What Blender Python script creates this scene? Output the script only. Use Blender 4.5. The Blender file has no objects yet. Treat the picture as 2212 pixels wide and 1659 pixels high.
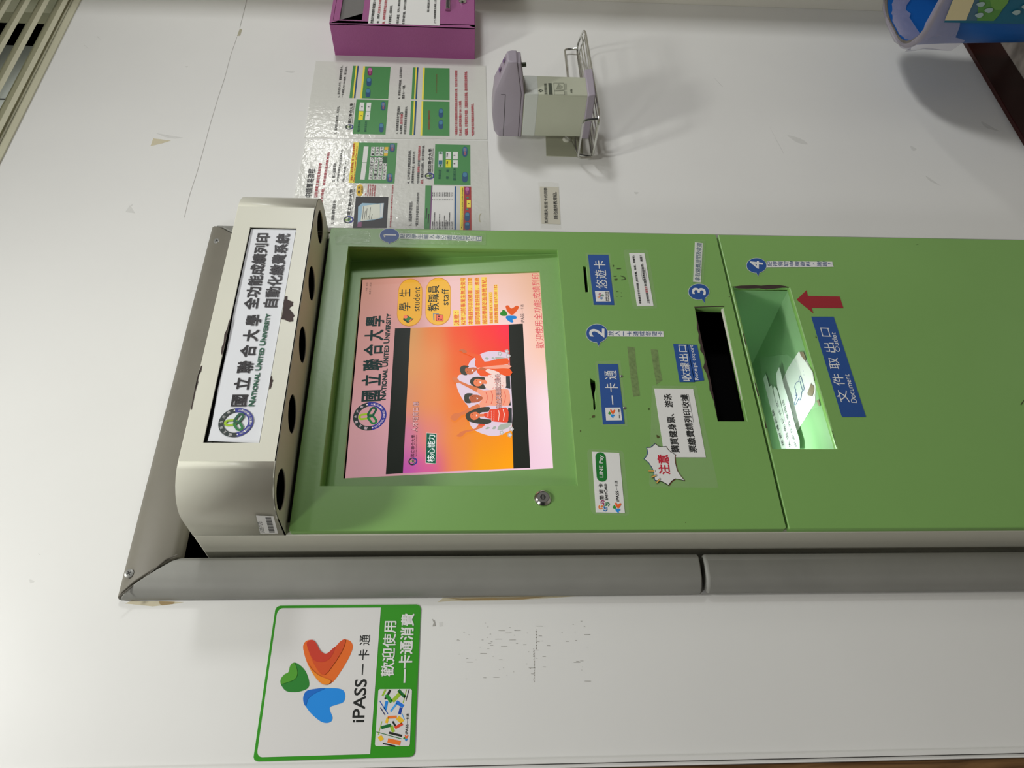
import bpy, bmesh, math, random
from mathutils import Vector, Matrix
from mathutils.geometry import tessellate_polygon

# ---------------------------------------------------------------- camera
S = bpy.context.scene
COL = S.collection
F_PX, YAW, PIT, ROL = 1713.366, 0.597277, -0.0599318, 0.00586950
CAM = Vector((-0.347895 * 1.22, -1.22, 1.475))
_r = Vector((math.cos(YAW), -math.sin(YAW), 0)); _f = Vector((math.sin(YAW), math.cos(YAW), 0)); _u = Vector((0, 0, 1))
FWD = _f * math.cos(PIT) + _u * math.sin(PIT)
_u2 = _u * math.cos(PIT) - _f * math.sin(PIT)
RGT = _r * math.cos(ROL) + _u2 * math.sin(ROL)
UPV = _u2 * math.cos(ROL) - _r * math.sin(ROL)
cd = bpy.data.cameras.new('camera'); cam = bpy.data.objects.new('camera', cd); COL.objects.link(cam)
cd.sensor_width = 36; cd.lens = F_PX / 2212 * 36; cd.clip_start = 0.02
cx, cy, cz = -UPV, RGT, -FWD          # the phone was held on its side: picture-right is down
cam.matrix_world = Matrix(((cx.x, cy.x, cz.x, CAM.x), (cx.y, cy.y, cz.y, CAM.y), (cx.z, cy.z, cz.z, CAM.z), (0, 0, 0, 1)))
S.camera = cam

# ---------------------------------------------------------------- world, lamps, exposure
S.view_settings.view_transform = 'Standard'
try: S.view_settings.look = 'None'
except Exception: pass
S.view_settings.gamma = 1; S.view_settings.use_curve_mapping = False
S.view_settings.exposure = 0.0
w = bpy.data.worlds.new('world'); S.world = w; w.use_nodes = True
w.node_tree.nodes['Background'].inputs[0].default_value = (0.93, 0.95, 1.0, 1)
w.node_tree.nodes['Background'].inputs[1].default_value = 0.02
def area(name, loc, tgt, sx, sy, power, color=(1, 1, 1)):
    l = bpy.data.lights.new(name, 'AREA'); l.shape = 'RECTANGLE'; l.size = sx; l.size_y = sy; l.energy = power; l.color = color
    o = bpy.data.objects.new(name, l); COL.objects.link(o); o.location = loc
    o.rotation_euler = (Vector(tgt) - Vector(loc)).to_track_quat('-Z', 'Y').to_euler()
    return o
area('ceiling_lamp', (-1.5, -1.15, 3.05), (-1.5, -1.15, 0), 0.4, 0.4, 23.5, (1.0, 0.99, 0.975))
area('ceiling_lamp', (0.1, -1.0, 3.05), (0.1, -1.0, 0), 0.22, 0.22, 22, (1.0, 1.0, 0.965))
area('ceiling_lamp', (2.5, -3.9, 3.05), (2.5, -3.9, 0), 0.6, 0.6, 24, (1.0, 1.0, 0.94))
area('ceiling_lamp', (6.7, -4.9, 3.05), (6.7, -4.9, 0), 1.2, 1.2, 110, (1.0, 1.0, 0.96))
area('unseen_side_light', (2.1, -2.2, 1.95), (1.3, 0, .7), 0.34, 0.34, 19, (0.975, 0.98, 1.0))  # unseen cool source at right, placed by the bin's shadow; no doorway built

# ---------------------------------------------------------------- helpers
def lin(c):
    c = c / 255.0
    return c / 12.92 if c <= 0.04045 else ((c + 0.055) / 1.055) ** 2.4
def rgb(r, g, b, k=1.0): return (min(lin(r) * k, .92), min(lin(g) * k, .92), min(lin(b) * k, .92), 1)
MATS = {}
def mat(name, color, rough=0.5, metal=0.0, noise=0.0, nscale=8.0, bump=0.0, bscale=60.0, spec=0.5, coat=0.0, alpha=1.0, emit=None, estr=1.0):
    if name in MATS: return MATS[name]
    m = bpy.data.materials.new(name); m.use_nodes = True; nt = m.node_tree
    b = nt.nodes['Principled BSDF']
    b.inputs['Base Color'].default_value = color; b.inputs['Roughness'].default_value = rough; b.inputs['Metallic'].default_value = metal
    b.inputs['Specular IOR Level'].default_value = spec; b.inputs['Coat Weight'].default_value = coat; b.inputs['Coat Roughness'].default_value = 0.08
    if alpha < 1: b.inputs['Alpha'].default_value = alpha
    if emit:
        b.inputs['Emission Color'].default_value = emit; b.inputs['Emission Strength'].default_value = estr
    if noise or bump: tc = nt.nodes.new('ShaderNodeTexCoord')
    if noise:
        n = nt.nodes.new('ShaderNodeTexNoise'); n.inputs['Scale'].default_value = nscale; n.inputs['Detail'].default_value = 5
        nt.links.new(tc.outputs['Object'], n.inputs['Vector'])
        mx = nt.nodes.new('ShaderNodeMix'); mx.data_type = 'RGBA'
        k = 1 - noise
        mx.inputs[6].default_value = (color[0] * k, color[1] * k, color[2] * k, 1); mx.inputs[7].default_value = color
        cr = nt.nodes.new('ShaderNodeMapRange'); cr.inputs[1].default_value = .3; cr.inputs[2].default_value = .6
        nt.links.new(n.outputs['Fac'], cr.inputs[0]); nt.links.new(cr.outputs[0], mx.inputs[0]); nt.links.new(mx.outputs[2], b.inputs['Base Color'])
    if bump:
        n2 = nt.nodes.new('ShaderNodeTexNoise'); n2.inputs['Scale'].default_value = bscale; n2.inputs['Detail'].default_value = 4
        nt.links.new(tc.outputs['Object'], n2.inputs['Vector'])
        bp = nt.nodes.new('ShaderNodeBump'); bp.inputs['Strength'].default_value = bump; bp.inputs['Distance'].default_value = 0.002
        nt.links.new(n2.outputs['Fac'], bp.inputs['Height']); nt.links.new(bp.outputs[0], b.inputs['Normal']); nt.links.new(bp.outputs[0], b.inputs['Coat Normal'])
    MATS[name] = m; return m
def inkm(r, g, b, k=1.3, rough=0.45): return mat('ink_%d_%d_%d_%d' % (r, g, b, int(k * 100)), rgb(r, g, b, k), rough)
def glow(r, g, b):                       # a lit part of the LCD picture
    n = 'pixel_%d_%d_%d' % (r, g, b)
    if n in MATS: return MATS[n]
    return mat(n, (0.01, 0.01, 0.01, 1), 0.3, emit=rgb(r, g, b), estr=1.0, spec=.05)

WALLM = mat('painted_wall_board', (.80, .80, .77, 1), .42, noise=.035, nscale=2.5, bump=.05, bscale=30)
GREEN = mat('green_enamel', (.215, .425, .112, 1), .33, noise=.05, nscale=3, bump=.05, bscale=140)
GREENIN = mat('green_enamel_inside', (.25, .45, .22, 1), .3)
CREAM = mat('cream_enamel', (.72, .715, .60, 1), .35, noise=.04, nscale=5, bump=.03, bscale=120)
GREY = mat('grey_vinyl_padding', (.300, .300, .272, 1), .5, noise=.14, nscale=7, bump=.08, bscale=90)
BLACK = mat('black_void', (.003, .003, .003, 1), .8, spec=.05)
DARK = mat('dark_metal', (.02, .02, .02, 1), .5)
PEEL = mat('bare_brown_undercoat', (.045, .022, .018, 1), .6, noise=.3, nscale=60)
PAPER = mat('white_paper', (.80, .80, .77, 1), .5)
LAMI = mat('laminated_paper', (.70, .705, .65, 1), .3, coat=.8, bump=.4, bscale=75)
FILM = mat('clear_tape', (.62, .68, .52, 1), .12, alpha=.13, spec=.6)
CHROME = mat('polished_steel', (.62, .62, .58, 1), .18, 1.0)
STEEL = mat('brushed_steel', (.45, .44, .40, 1), .32, 1.0)
K = inkm(24, 26, 24); BLUE = inkm(28, 72, 138, 1.25); WHITE = mat('white_print', (.80, .80, .78, 1), .4)
RED = inkm(160, 30, 45, 1.3)

def link(name, me, parent=None):
    o = bpy.data.objects.new(name, me); COL.objects.link(o)
    if parent: o.parent = parent
    return o
def empty(name, label, cat, loc=(0, 0, 0), group=None):
    o = bpy.data.objects.new(name, None); COL.objects.link(o); o.location = loc; o.empty_display_size = .05
    o['label'] = label; o['category'] = cat
    if group: o['group'] = group
    return o
def tag(o, label=None, cat=None, group=None, kind=None):
    if label: o['label'] = label
    if cat: o['category'] = cat
    if group: o['group'] = group
    if kind: o['kind'] = kind
    return o
class MB:
    """collects vertices and faces in world coordinates"""
    def __init__(s): s.v = []; s.f = []; s.m = []; s.mats = []
    def mi(s, m):
        if m not in s.mats: s.mats.append(m)
        return s.mats.index(m)
    def face(s, pts, m):
        b = len(s.v); s.v += [tuple(p) for p in pts]; s.f.append(tuple(range(b, b + len(pts)))); s.m.append(s.mi(m))
    def box(s, x0, x1, y0, y1, z0, z1, m):
        b = len(s.v); i = s.mi(m)
        s.v += [(x, y, z) for x in (x0, x1) for y in (y0, y1) for z in (z0, z1)]
        for q in ((0, 1, 3, 2), (4, 6, 7, 5), (0, 4, 5, 1), (2, 3, 7, 6), (0, 2, 6, 4), (1, 5, 7, 3)):
            s.f.append(tuple(b + k for k in q)); s.m.append(i)
    def poly(s, pts, m, thick=0, n=None):
        pts = [Vector(p) for p in pts]; i = s.mi(m); b = len(s.v)
        tr = tessellate_polygon([pts])
        s.v += [tuple(p) for p in pts]
        for t in tr: s.f.append(tuple(b + k for k in t)); s.m.append(i)
        if thick and n:
            q = [p - n * thick for p in pts]; c = len(s.v); s.v += [tuple(p) for p in q]; N = len(pts)
            for k in range(N): s.f.append((b + k, b + (k + 1) % N, c + (k + 1) % N, c + k)); s.m.append(i)
    def tube(s, path, r, m, seg=10, closed=False):
        path = [Vector(p) for p in path]; N = len(path); i = s.mi(m); b = len(s.v); up0 = None
        for k, p in enumerate(path):
            a = path[k - 1] if (k > 0 or closed) else p; c = path[(k + 1) % N] if (k < N - 1 or closed) else p
            t = (c - a).normalized()
            if up0 is None: up0 = t.orthogonal().normalized()
            x = (up0 - t * up0.dot(t)).normalized(); up0 = x; y = t.cross(x)
            for j in range(seg):
                an = 2 * math.pi * j / seg; s.v.append(tuple(p + (x * math.cos(an) + y * math.sin(an)) * r))
        for k in range(N if closed else N - 1):
            for j in range(seg):
                s.f.append((b + k * seg + j, b + k * seg + (j + 1) % seg, b + ((k + 1) % N) * seg + (j + 1) % seg, b + ((k + 1) % N) * seg + j)); s.m.append(i)
        if not closed:
            s.f.append(tuple(b + j for j in range(seg))[::-1]); s.m.append(i)
            s.f.append(tuple(b + (N - 1) * seg + j for j in range(seg))); s.m.append(i)
    def loft(s, rings, m, closed=True, cap=True):
        b = len(s.v); i = s.mi(m); n = len(rings[0])
        for r in rings: s.v += [tuple(p) for p in r]
        for k in range(len(rings) - 1):
            for j in range(n if closed else n - 1):
                s.f.append((b + k * n + j, b + k * n + (j + 1) % n, b + (k + 1) * n + (j + 1) % n, b + (k + 1) * n + j)); s.m.append(i)
        if cap and closed:
            s.f.append(tuple(b + j for j in range(n))[::-1]); s.m.append(i)
            s.f.append(tuple(b + (len(rings) - 1) * n + j for j in range(n))); s.m.append(i)
    def build(s, name, parent=None, smooth=False, bevel=0, seg=2, fix=True, angle=35):
        me = bpy.data.meshes.new(name); me.from_pydata(s.v, [], s.f)
        for m in s.mats: me.materials.append(m)
        me.polygons.foreach_set('material_index', s.m)
        if fix:
            bm = bmesh.new(); bm.from_mesh(me); bmesh.ops.remove_doubles(bm, verts=bm.verts, dist=1e-6)
            bmesh.ops.recalc_face_normals(bm, faces=bm.faces); bm.to_mesh(me); bm.free()
        if smooth:
            me.polygons.foreach_set('use_smooth', [True] * len(me.polygons)); me.set_sharp_from_angle(angle=math.radians(angle))
        me.update(); o = link(name, me, parent)
        if bevel:
            md = o.modifiers.new('bevel', 'BEVEL'); md.width = bevel; md.segments = seg; md.limit_method = 'ANGLE'; md.angle_limit = math.radians(40)
            me.polygons.foreach_set('use_smooth', [True] * len(me.polygons)); md.harden_normals = False
            me.set_sharp_from_angle(angle=math.radians(40))
        return o

# planes on which flat print, stickers and openings lie: (point, normal towards the room)
def plane_y(y): return (Vector((0, y, 0)), Vector((0, -1, 0)))
def at(x, y, pl, off=0.0):
    """the point of a real plane that the picture shows at (x, y)"""
    d = FWD + RGT * ((829.5 - y) / F_PX) - UPV * ((x - 1106) / F_PX)
    p0, n = pl
    t = (p0 - CAM).dot(n) / d.dot(n)
    return CAM + d * t + n * off
class Zm:
    """a magnified detail of the photograph: offset and scale"""
    def __init__(s, ox, oy, k): s.o = (ox, oy, k)
    def __call__(s, x, y): return (s.o[0] + x * s.o[2], s.o[1] + y * s.o[2])
    def l(s, pts): return [s(*p) for p in pts]
FULL = Zm(0, 0, 1)

_glyph = {}
_tc = bpy.data.curves.new('glyphs', 'FONT'); _tc.resolution_u = 3
_to = bpy.data.objects.new('glyphs', _tc); COL.objects.link(_to)
def glyphs(body, bold=0.0, caps=False):
    key = (body, bold, caps)
    if key in _glyph: return _glyph[key]
    _tc.body = body; _tc.offset = bold; _tc.small_caps_scale = .78
    for c in _tc.body_format: c.use_small_caps = caps
    bpy.context.view_layer.update()
    ev = _to.evaluated_get(bpy.context.evaluated_depsgraph_get()); me = ev.to_mesh()
    v = [(p.co.x, p.co.y) for p in me.vertices]; f = [tuple(p.vertices) for p in me.polygons]; ev.to_mesh_clear()
    if not v: r = ([], [])
    else:
        x0 = min(p[0] for p in v); x1 = max(p[0] for p in v); y0 = min(p[1] for p in v); y1 = max(p[1] for p in v)
        dx = max(x1 - x0, 1e-6); dy = max(y1 - y0, 1e-6)
        r = ([((a - x0) / dx, (b - y0) / dy) for a, b in v], f)
    _glyph[key] = r; return r
def text(mb, body, bl, br, tl, pl, m, off=.0006, bold=0.0, caps=False):
    """one printed line: its lower-left, lower-right and upper-left corners as the photograph shows them"""
    v, f = glyphs(body, 0.0, caps)
    A = at(*bl, pl, off); B = at(*br, pl, off); C = at(*tl, pl, off)
    ex = B - A; ey = C - A
    ey = ey - ex * (ey.dot(ex) / max(ex.dot(ex), 1e-12)) * 0.7       # nearly upright letters
    i = mb.mi(m); h = ey.length; x1 = ex.normalized(); y1 = ey.normalized(); n = pl[1]
    for j, (sx, sy) in enumerate(((0, 0),) if bold <= 0 else ((-1, -1), (1, -1), (1, 1), (-1, 1), (0, 0))):
        sh = (x1 * sx + y1 * sy) * (bold * .8 * min(h, ex.length)) + n * (j * .00003); b = len(mb.v)
        mb.v += [tuple(A + ex * p + ey * q + sh) for p, q in v]
        for t in f: mb.f.append(tuple(b + k for k in t)); mb.m.append(i)
def segs(mb, parts, bl, br, tl, pl, off=.0006, bold=0.0):
    wd = [sum(1.0 if ord(c) > 255 else .55 for c in t) for t, m in parts]; T = sum(wd); a = 0
    for (t, m), k in zip(parts, wd):
        s0, s1 = a / T, (a + k) / T - .006
        P = lambda s, p=bl, q=br: (p[0] + (q[0] - p[0]) * s, p[1] + (q[1] - p[1]) * s)
        p0, p1 = P(s0), P(s1); text(mb, t, p0, p1, (p0[0] + tl[0] - bl[0], p0[1] + tl[1] - bl[1]), pl, m, off, bold); a += k
def vtext(mb, body, p0, p1, half, pl, m, off=.0006, fill=.84, bold=0.0):
    """upright characters stacked downwards; p0 top, p1 bottom (picture points), half = half width in px"""
    n = len(body)
    for k, ch in enumerate(body):
        a = (k + (1 - fill) / 2) / n; c = (k + 1 - (1 - fill) / 2) / n
        xa = p0[0] + (p1[0] - p0[0]) * a; xc = p0[0] + (p1[0] - p0[0]) * c; y = p0[1] + (p1[1] - p0[1]) * (a + c) / 2
        if ch in '，。': xa = xa + (xc - xa) * .35; xc = xa + (xc - xa) * .45; h = half * .25
        elif ch == '！': h = half * .15
        else: h = half
        if ch == '一': mid = (xa + xc) / 2; xa, xc = mid - .6, mid + .6
        text(mb, ch, (xc, y + h), (xc, y - h), (xa, y + h), pl, m, off, bold)
def flat(mb, pts, pl, m, off=.0004, thick=0.0):
    mb.poly([at(x, y, pl, off) for x, y in pts], m, thick, pl[1])
def smooth_px(pts, n=6):
    out = []; N = len(pts)
    for i in range(N):
        p0, p1, p2, p3 = pts[i - 1], pts[i], pts[(i + 1) % N], pts[(i + 2) % N]
        for k in range(n):
            t = k / n
            out.append(tuple(.5 * (2 * p1[j] + (p2[j] - p0[j]) * t + (2 * p0[j] - 5 * p1[j] + 4 * p2[j] - p3[j]) * t * t + (-p0[j] + 3 * p1[j] - 3 * p2[j] + p3[j]) * t ** 3) for j in (0, 1)))
    return out
def rquad(tl, tr, br, bl, rx, ry=None, n=5):
    """a four-sided outline with rounded corners; radii as fractions of its sides"""
    ry = rx if ry is None else ry; out = []
    for (u0, v0, a0) in ((1 - rx, 1 - ry, 0), (rx, 1 - ry, 90), (rx, ry, 180), (1 - rx, ry, 270)):
        for k in range(n + 1):
            a = math.radians(a0 + 90 * k / n); u = u0 + rx * math.cos(a); v = v0 + ry * math.sin(a)
            t = [tl[j] + (tr[j] - tl[j]) * u for j in (0, 1)]; q = [bl[j] + (br[j] - bl[j]) * u for j in (0, 1)]
            out.append((q[0] + (t[0] - q[0]) * v, q[1] + (t[1] - q[1]) * v))
    return out
def ell(cx, cy, rx, ry, n=28): return [(cx + rx * math.cos(2 * math.pi * k / n), cy + ry * math.sin(2 * math.pi * k / n)) for k in range(n)]
def bar(mb, a, b, wpx, pl, m, off=.0005):
    dx, dy = b[0] - a[0], b[1] - a[1]; L = math.hypot(dx, dy) or 1; nx, ny = -dy / L * wpx / 2, dx / L * wpx / 2
    flat(mb, [(a[0] + nx, a[1] + ny), (b[0] + nx, b[1] + ny), (b[0] - nx, b[1] - ny), (a[0] - nx, a[1] - ny)], pl, m, off)
def line(mb, pts, wpx, pl, m, off=.0005):
    for a, b in zip(pts, pts[1:]): bar(mb, a, b, wpx, pl, m, off)

def plate(outer, holes, y0, y1, m, name, parent, bevel=0.0, seg=2):
    """a sheet in the XZ plane with openings, between depths y0 (front) and y1 (back)"""
    cu = bpy.data.curves.new('outline', 'CURVE'); cu.dimensions = '2D'; cu.fill_mode = 'BOTH'; cu.extrude = abs(y1 - y0) / 2
    for ring in [outer] + holes:
        sp = cu.splines.new('POLY'); sp.points.add(len(ring) - 1)
        for p, (x, z) in zip(sp.points, ring): p.co = (x, z, 0, 1)
        sp.use_cyclic_u = True
    o = bpy.data.objects.new('outline', cu); COL.objects.link(o); bpy.context.view_layer.update()
    me = bpy.data.meshes.new_from_object(o.evaluated_get(bpy.context.evaluated_depsgraph_get()))
    bpy.data.objects.remove(o); ym = (y0 + y1) / 2
    for v in me.vertices: v.co = Vector((v.co.x, ym - v.co.z, v.co.y))
    me.materials.clear(); me.materials.append(m); me.name = name
    bm = bmesh.new(); bm.from_mesh(me); bmesh.ops.remove_doubles(bm, verts=bm.verts, dist=1e-5)
    bmesh.ops.dissolve_limit(bm, angle_limit=.01, verts=bm.verts, edges=bm.edges)
    bmesh.ops.recalc_face_normals(bm, faces=bm.faces); bm.to_mesh(me); bm.free()
    ob = link(name, me, parent)
    if bevel:
        md = ob.modifiers.new('bevel', 'BEVEL'); md.width = bevel; md.segments = seg; md.limit_method = 'ANGLE'; md.angle_limit = math.radians(50)
    return ob
def rect(x0, x1, z0, z1): return [(x0, z0), (x1, z0), (x1, z1), (x0, z1)]
def rrect(x0, x1, z0, z1, r, n=5):
    out = []
    for cx_, cz_, a0 in ((x1 - r, z1 - r, 0), (x0 + r, z1 - r, 90), (x0 + r, z0 + r, 180), (x1 - r, z0 + r, 270)):
        for k in range(n + 1):
            a = math.radians(a0 + 90 * k / n); out.append((cx_ + r * math.cos(a), cz_ + r * math.sin(a)))
    return out

def emblem(mb, c, r, pl, off=.0007, lit=False, lite=False, center=None):
    """round university emblem: ring, chain of three links, lettering round the ring"""
    G = glow if lit else inkm
    bk, nv, wh = (G(38, 48, 46), G(45, 50, 130), G(225, 200, 205) if lit else WHITE)
    gs = (G(140, 175, 30), G(30, 110, 55), G(25, 80, 55))
    p0, n = pl; X = Vector((1, 0, 0)); Z = n.cross(X).normalized()
    if Z.z < 0: Z = -Z
    C = at(*c, pl, off); q = lambda a, rr, o=0: C + (X * math.cos(a) + Z * math.sin(a)) * rr + n * o
    def ring(r0, r1, a0, a1, m, o=0, N=24):
        for k in range(N):
            a, b = a0 + (a1 - a0) * k / N, a0 + (a1 - a0) * (k + 1) / N; mb.face([q(a, r0, o), q(a, r1, o), q(b, r1, o), q(b, r0, o)], m)
    ring(r * .70, r, math.radians(12), math.radians(192), bk); ring(r * .70, r, math.radians(192), math.radians(372), nv)
    for i, ang in enumerate((95, 215, 335)):
        a = math.radians(ang); ux = X * math.cos(a) + Z * math.sin(a); uy = X * -math.sin(a) + Z * math.cos(a)
        cc = C + ux * r * .29 + n * (.0003 + i * .0002)
        def st(t, hw, hl):
            pts = []
            for k in range(16):
                b = math.pi / 2 + math.pi * k / 7.5 if k < 8 else -math.pi / 2 + math.pi * (k - 8) / 7.5
                e = -hl if k < 8 else hl
                b2 = (math.pi / 2 + math.pi * k / 7) if k < 8 else (-math.pi / 2 + math.pi * (k - 8) / 7)
                pts.append(cc + ux * (e + math.cos(b2) * hw) + uy * (math.sin(b2) * hw))
            return pts
        o_, i_ = st(0, r * .225, r * .17), st(0, r * .085, r * .17)
        for k in range(16): mb.face([o_[k], o_[(k + 1) % 16], i_[(k + 1) % 16], i_[k]], gs[i])
    if lite: return
    def around(s, a0, a1, h, inward, m):
        for k, ch in enumerate(s):
            if ch == ' ': continue
            a = math.radians(a0 + (a1 - a0) * k / (len(s) - 1)); v, f = glyphs(ch, 0)
            d = (X * math.cos(a) + Z * math.sin(a)); up = d if not inward else -d; rt = X * math.sin(a) - Z * math.cos(a)
            if inward: rt = -rt
            wd = h * (.62 if ord(ch) < 255 else 1); o0 = C + d * r * .85 + n * .0003
            b = len(mb.v); i = mb.mi(m)
            mb.v += [tuple(o0 + rt * (x - .5) * wd + up * (y - .5) * h) for x, y in v]
            for t in f: mb.f.append(tuple(b + j for j in t)); mb.m.append(i)
    around('國立聯合大學', 168, 38, r * .17, False, wh)
    around('NATIONAL UNITED UNIVERSITY', 207, 357, r * .125, True, wh)
    for a in (195, 15):
        p = q(math.radians(a), r * .85, .0003); mb.poly([p + (X * math.cos(t) + Z * math.sin(t)) * r * .05 for t in [i * math.pi / 4 for i in range(8)]], wh)

# card company mark, traced once in its own square; drawn on several stickers and on the screen
ZK = Zm(540, 1290, .22247); WALL = plane_y(0.0)
def _loc(pts):
    o = at(*ZK(1000, 1205), WALL); out = []
    for p in smooth_px(pts, 5):
        q = at(*ZK(*p), WALL) - o; out.append((q.x, q.z))
    return out
BL_O = [(480, 975), (510, 890), (600, 868), (760, 868), (862, 888), (888, 945), (865, 1010), (800, 1032), (735, 1052), (730, 1090), (748, 1150), (735, 1190), (685, 1206), (620, 1180), (530, 1085)]
GR_O = [(278, 800), (285, 750), (320, 712), (362, 690), (378, 640), (400, 608), (440, 603), (490, 640), (530, 700), (552, 790), (540, 850), (480, 880), (400, 888), (320, 870)]
OR_O = [(522, 480), (530, 425), (565, 392), (620, 390), (652, 425), (680, 490), (715, 525), (755, 525), (830, 470), (890, 415), (940, 402), (985, 425), (1000, 480), (960, 570), (880, 690), (790, 800), (720, 832), (660, 810), (600, 730), (545, 600)]
IP = {'blue': _loc(BL_O), 'green': _loc(GR_O), 'orange': _loc(OR_O),
      'blue_dark': _loc([(480, 975), (510, 890), (600, 868), (700, 868), (600, 910), (530, 960), (500, 1030)]),
      'green_light': _loc([(282, 800), (288, 750), (320, 712), (362, 690), (380, 640), (400, 610), (430, 610), (448, 700), (420, 760), (360, 785)]),
      'orange_red': _loc([(560, 440), (580, 400), (620, 390), (652, 425), (680, 490), (715, 525), (755, 525), (830, 470), (890, 415), (935, 404), (900, 500), (800, 640), (700, 735), (620, 640)]),
      'red': _loc([(560, 440), (580, 400), (620, 390), (652, 425), (680, 490), (715, 525), (755, 525), (830, 470), (780, 570), (700, 610), (610, 580)]),
      'yellow': _loc([(545, 600), (590, 680), (660, 745), (760, 798), (720, 832), (660, 810), (600, 730)])}
_xs = [p[0] for k in ('blue', 'green', 'orange') for p in IP[k]]; _zs = [p[1] for k in ('blue', 'green', 'orange') for p in IP[k]]
IPB = (min(_xs), max(_xs), min(_zs), max(_zs))
def ipass(mb, bl, br, tl, pl, off=.0008, lit=False, full=False):
    G = glow if lit else inkm; A = at(*bl, pl, off); ex = at(*br, pl, off) - A; ey = at(*tl, pl, off) - A
    ey = ey - ex * (ey.dot(ex) / ex.dot(ex)) * .7
    cols = [('blue', G(25, 130, 205)), ('green', G(45, 135, 40)), ('orange', G(225, 90, 30))]
    if full: cols = [('blue', inkm(20, 125, 205)), ('green', inkm(30, 115, 35)), ('orange', inkm(205, 95, 25)), ('blue_dark', inkm(10, 95, 180)), ('green_light', inkm(70, 140, 35)), ('orange_red', inkm(190, 70, 25)), ('red', inkm(180, 50, 30)), ('yellow', inkm(215, 125, 25))]
    for i, (k, m) in enumerate(cols):
        o = pl[1] * (.0003 if i > 2 else 0) + pl[1] * (.0002 * max(0, i - 3))
        mb.poly([A + o + ex * ((x - IPB[0]) / (IPB[1] - IPB[0])) + ey * ((z - IPB[2]) / (IPB[3] - IPB[2])) for x, z in IP[k]], m)
def swirl(mb, c, s, pl, off=.0008):
    """four-armed card mark"""
    for k, m in enumerate((inkm(35, 110, 60), inkm(20, 100, 160), inkm(215, 120, 50), inkm(150, 30, 90))):
        a = math.radians(-20 + 90 * k); ca, sa = math.cos(a), math.sin(a)
        T = lambda p: (c[0] + (p[0] * ca - p[1] * sa) * s, c[1] + (p[0] * sa + p[1] * ca) * s)
        flat(mb, [T(p) for p in [(0, .02), (.3, -.1), (.45, .0), (.25, .12)]], pl, m, off)
        line(mb, [T(p) for p in [(.25, -.22), (.55, -.15), (.6, .05), (.42, .22)]], s * .1, pl, m, off)

# ================================================================ the setting
YP, YH = -.0886, -.1967
PANEL, HEAD = plane_y(YP), plane_y(YH)
def struct(o): o['kind'] = 'structure'; return o
wall = struct(plate(rect(-.236, 1.705, 0, 3.1), [rect(.03, .76, .02, 1.965), rect(.34, 1.66, 2.52, 3.0)], 0.0, .09, WALLM, 'wall_back', None))
# marks of use on the wall board
mk = MB(); W = WALL
CR = inkm(150, 148, 142, 1.3); SM = mat('scuff', (.52, .52, .49, 1), .5, alpha=.16); TP = mat('aged_tape', (.50, .47, .33, 1), .3, alpha=.8); OC = mat('glue_stain', (.62, .42, .13, 1), .5, alpha=.55); OC2 = mat('glue_stain_pale', (.70, .60, .33, 1), .5, alpha=.45)
line(mk, [(533, 0), (527, 25), (518, 60)], .9, W, CR); line(mk, [(512, 80), (498, 120), (485, 170), (470, 215), (455, 265), (443, 310), (425, 375), (410, 420), (398, 470)], .6, W, CR)
for p, m in (([(512, 78), (518, 62), (523, 64), (519, 77)], TP), ([(325, 316), (331, 299), (370, 304), (350, 310)], OC2), ([(271, 458), (281, 443), (292, 461)], SM)):
    flat(mk, p, W, m, .0003)
for p in ([(338, 288), (372, 294), (396, 298), (366, 299)], [(282, 444), (287, 441), (285, 446)], [(210, 78), (218, 86), (212, 82)], [(182, 97), (192, 106), (183, 99)], [(400, 144), (406, 143), (404, 146)],
          [(616, 154), (638, 155), (628, 158)], [(64, 1252), (75, 1256), (66, 1260)], [(83, 1195), (88, 1199), (84, 1198)], [(1700, 292), (1730, 300), (1745, 312), (1722, 308)], [(1966, 315), (1980, 322), (1972, 326)], [(2000, 380), (2030, 400), (2033, 402), (2010, 392)],
          [(2120, 262), (2152, 280), (2160, 284), (2130, 276)], [(1395, 700), (1400, 704), (1396, 704)], [(1370, 415), (1380, 416), (1374, 420)], [(1540, 165), (1562, 188), (1555, 182)], [(1660, 270), (1690, 325), (1689, 326)]):
    flat(mk, smooth_px(p, 3), W, SM, .0003)
random.seed(4)
for k in range(70):                                             # pinpricks and fine scratches left of the machine's lower frame
    x = random.uniform(985, 1270); y = random.uniform(1345, 1470) + (x - 985) * random.uniform(-.1, .02)
    L = random.choice((2, 3, 4, 7, 14)); bar(mk, (x, y), (x + L, y + random.uniform(-.3, .3)), .55, W, inkm(120, 116, 108, 1.2), .0004)
for k in range(34):
    y = 1360 + k * 3.4; bar(mk, (1158 + random.uniform(-1.5, 1.5) + (k > 12) * -5, y), (1159.5 + (k > 12) * -5, y + 1.2), 1.2, W, inkm(110, 105, 95, 1.2), .0004)
flat(mk, [(933, 1337), (939, 1341), (941, 1352), (934, 1353), (937, 1345)], W, CR); flat(mk, [(948, 1345), (957, 1343), (957, 1353), (949, 1354)], W, SM)
for p, m in (([(285, 1297), (315, 1299), (345, 1298), (398, 1301), (374, 1305), (330, 1310), (300, 1307), (270, 1304)], OC2), ([(343, 1299), (378, 1300), (374, 1305), (350, 1308), (345, 1305)], OC), ([(958, 1291), (1060, 1288), (1180, 1285), (1270, 1286), (1180, 1293), (1080, 1297), (975, 1298), (945, 1301)], OC2), ([(958, 1291), (1000, 1293), (1100, 1291), (1180, 1289), (1130, 1295), (1000, 1297)], OC)):
    flat(mk, p, W, m, .0003)
tag(mk.build('scuff_marks', wall, fix=False), kind='stuff')
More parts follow.
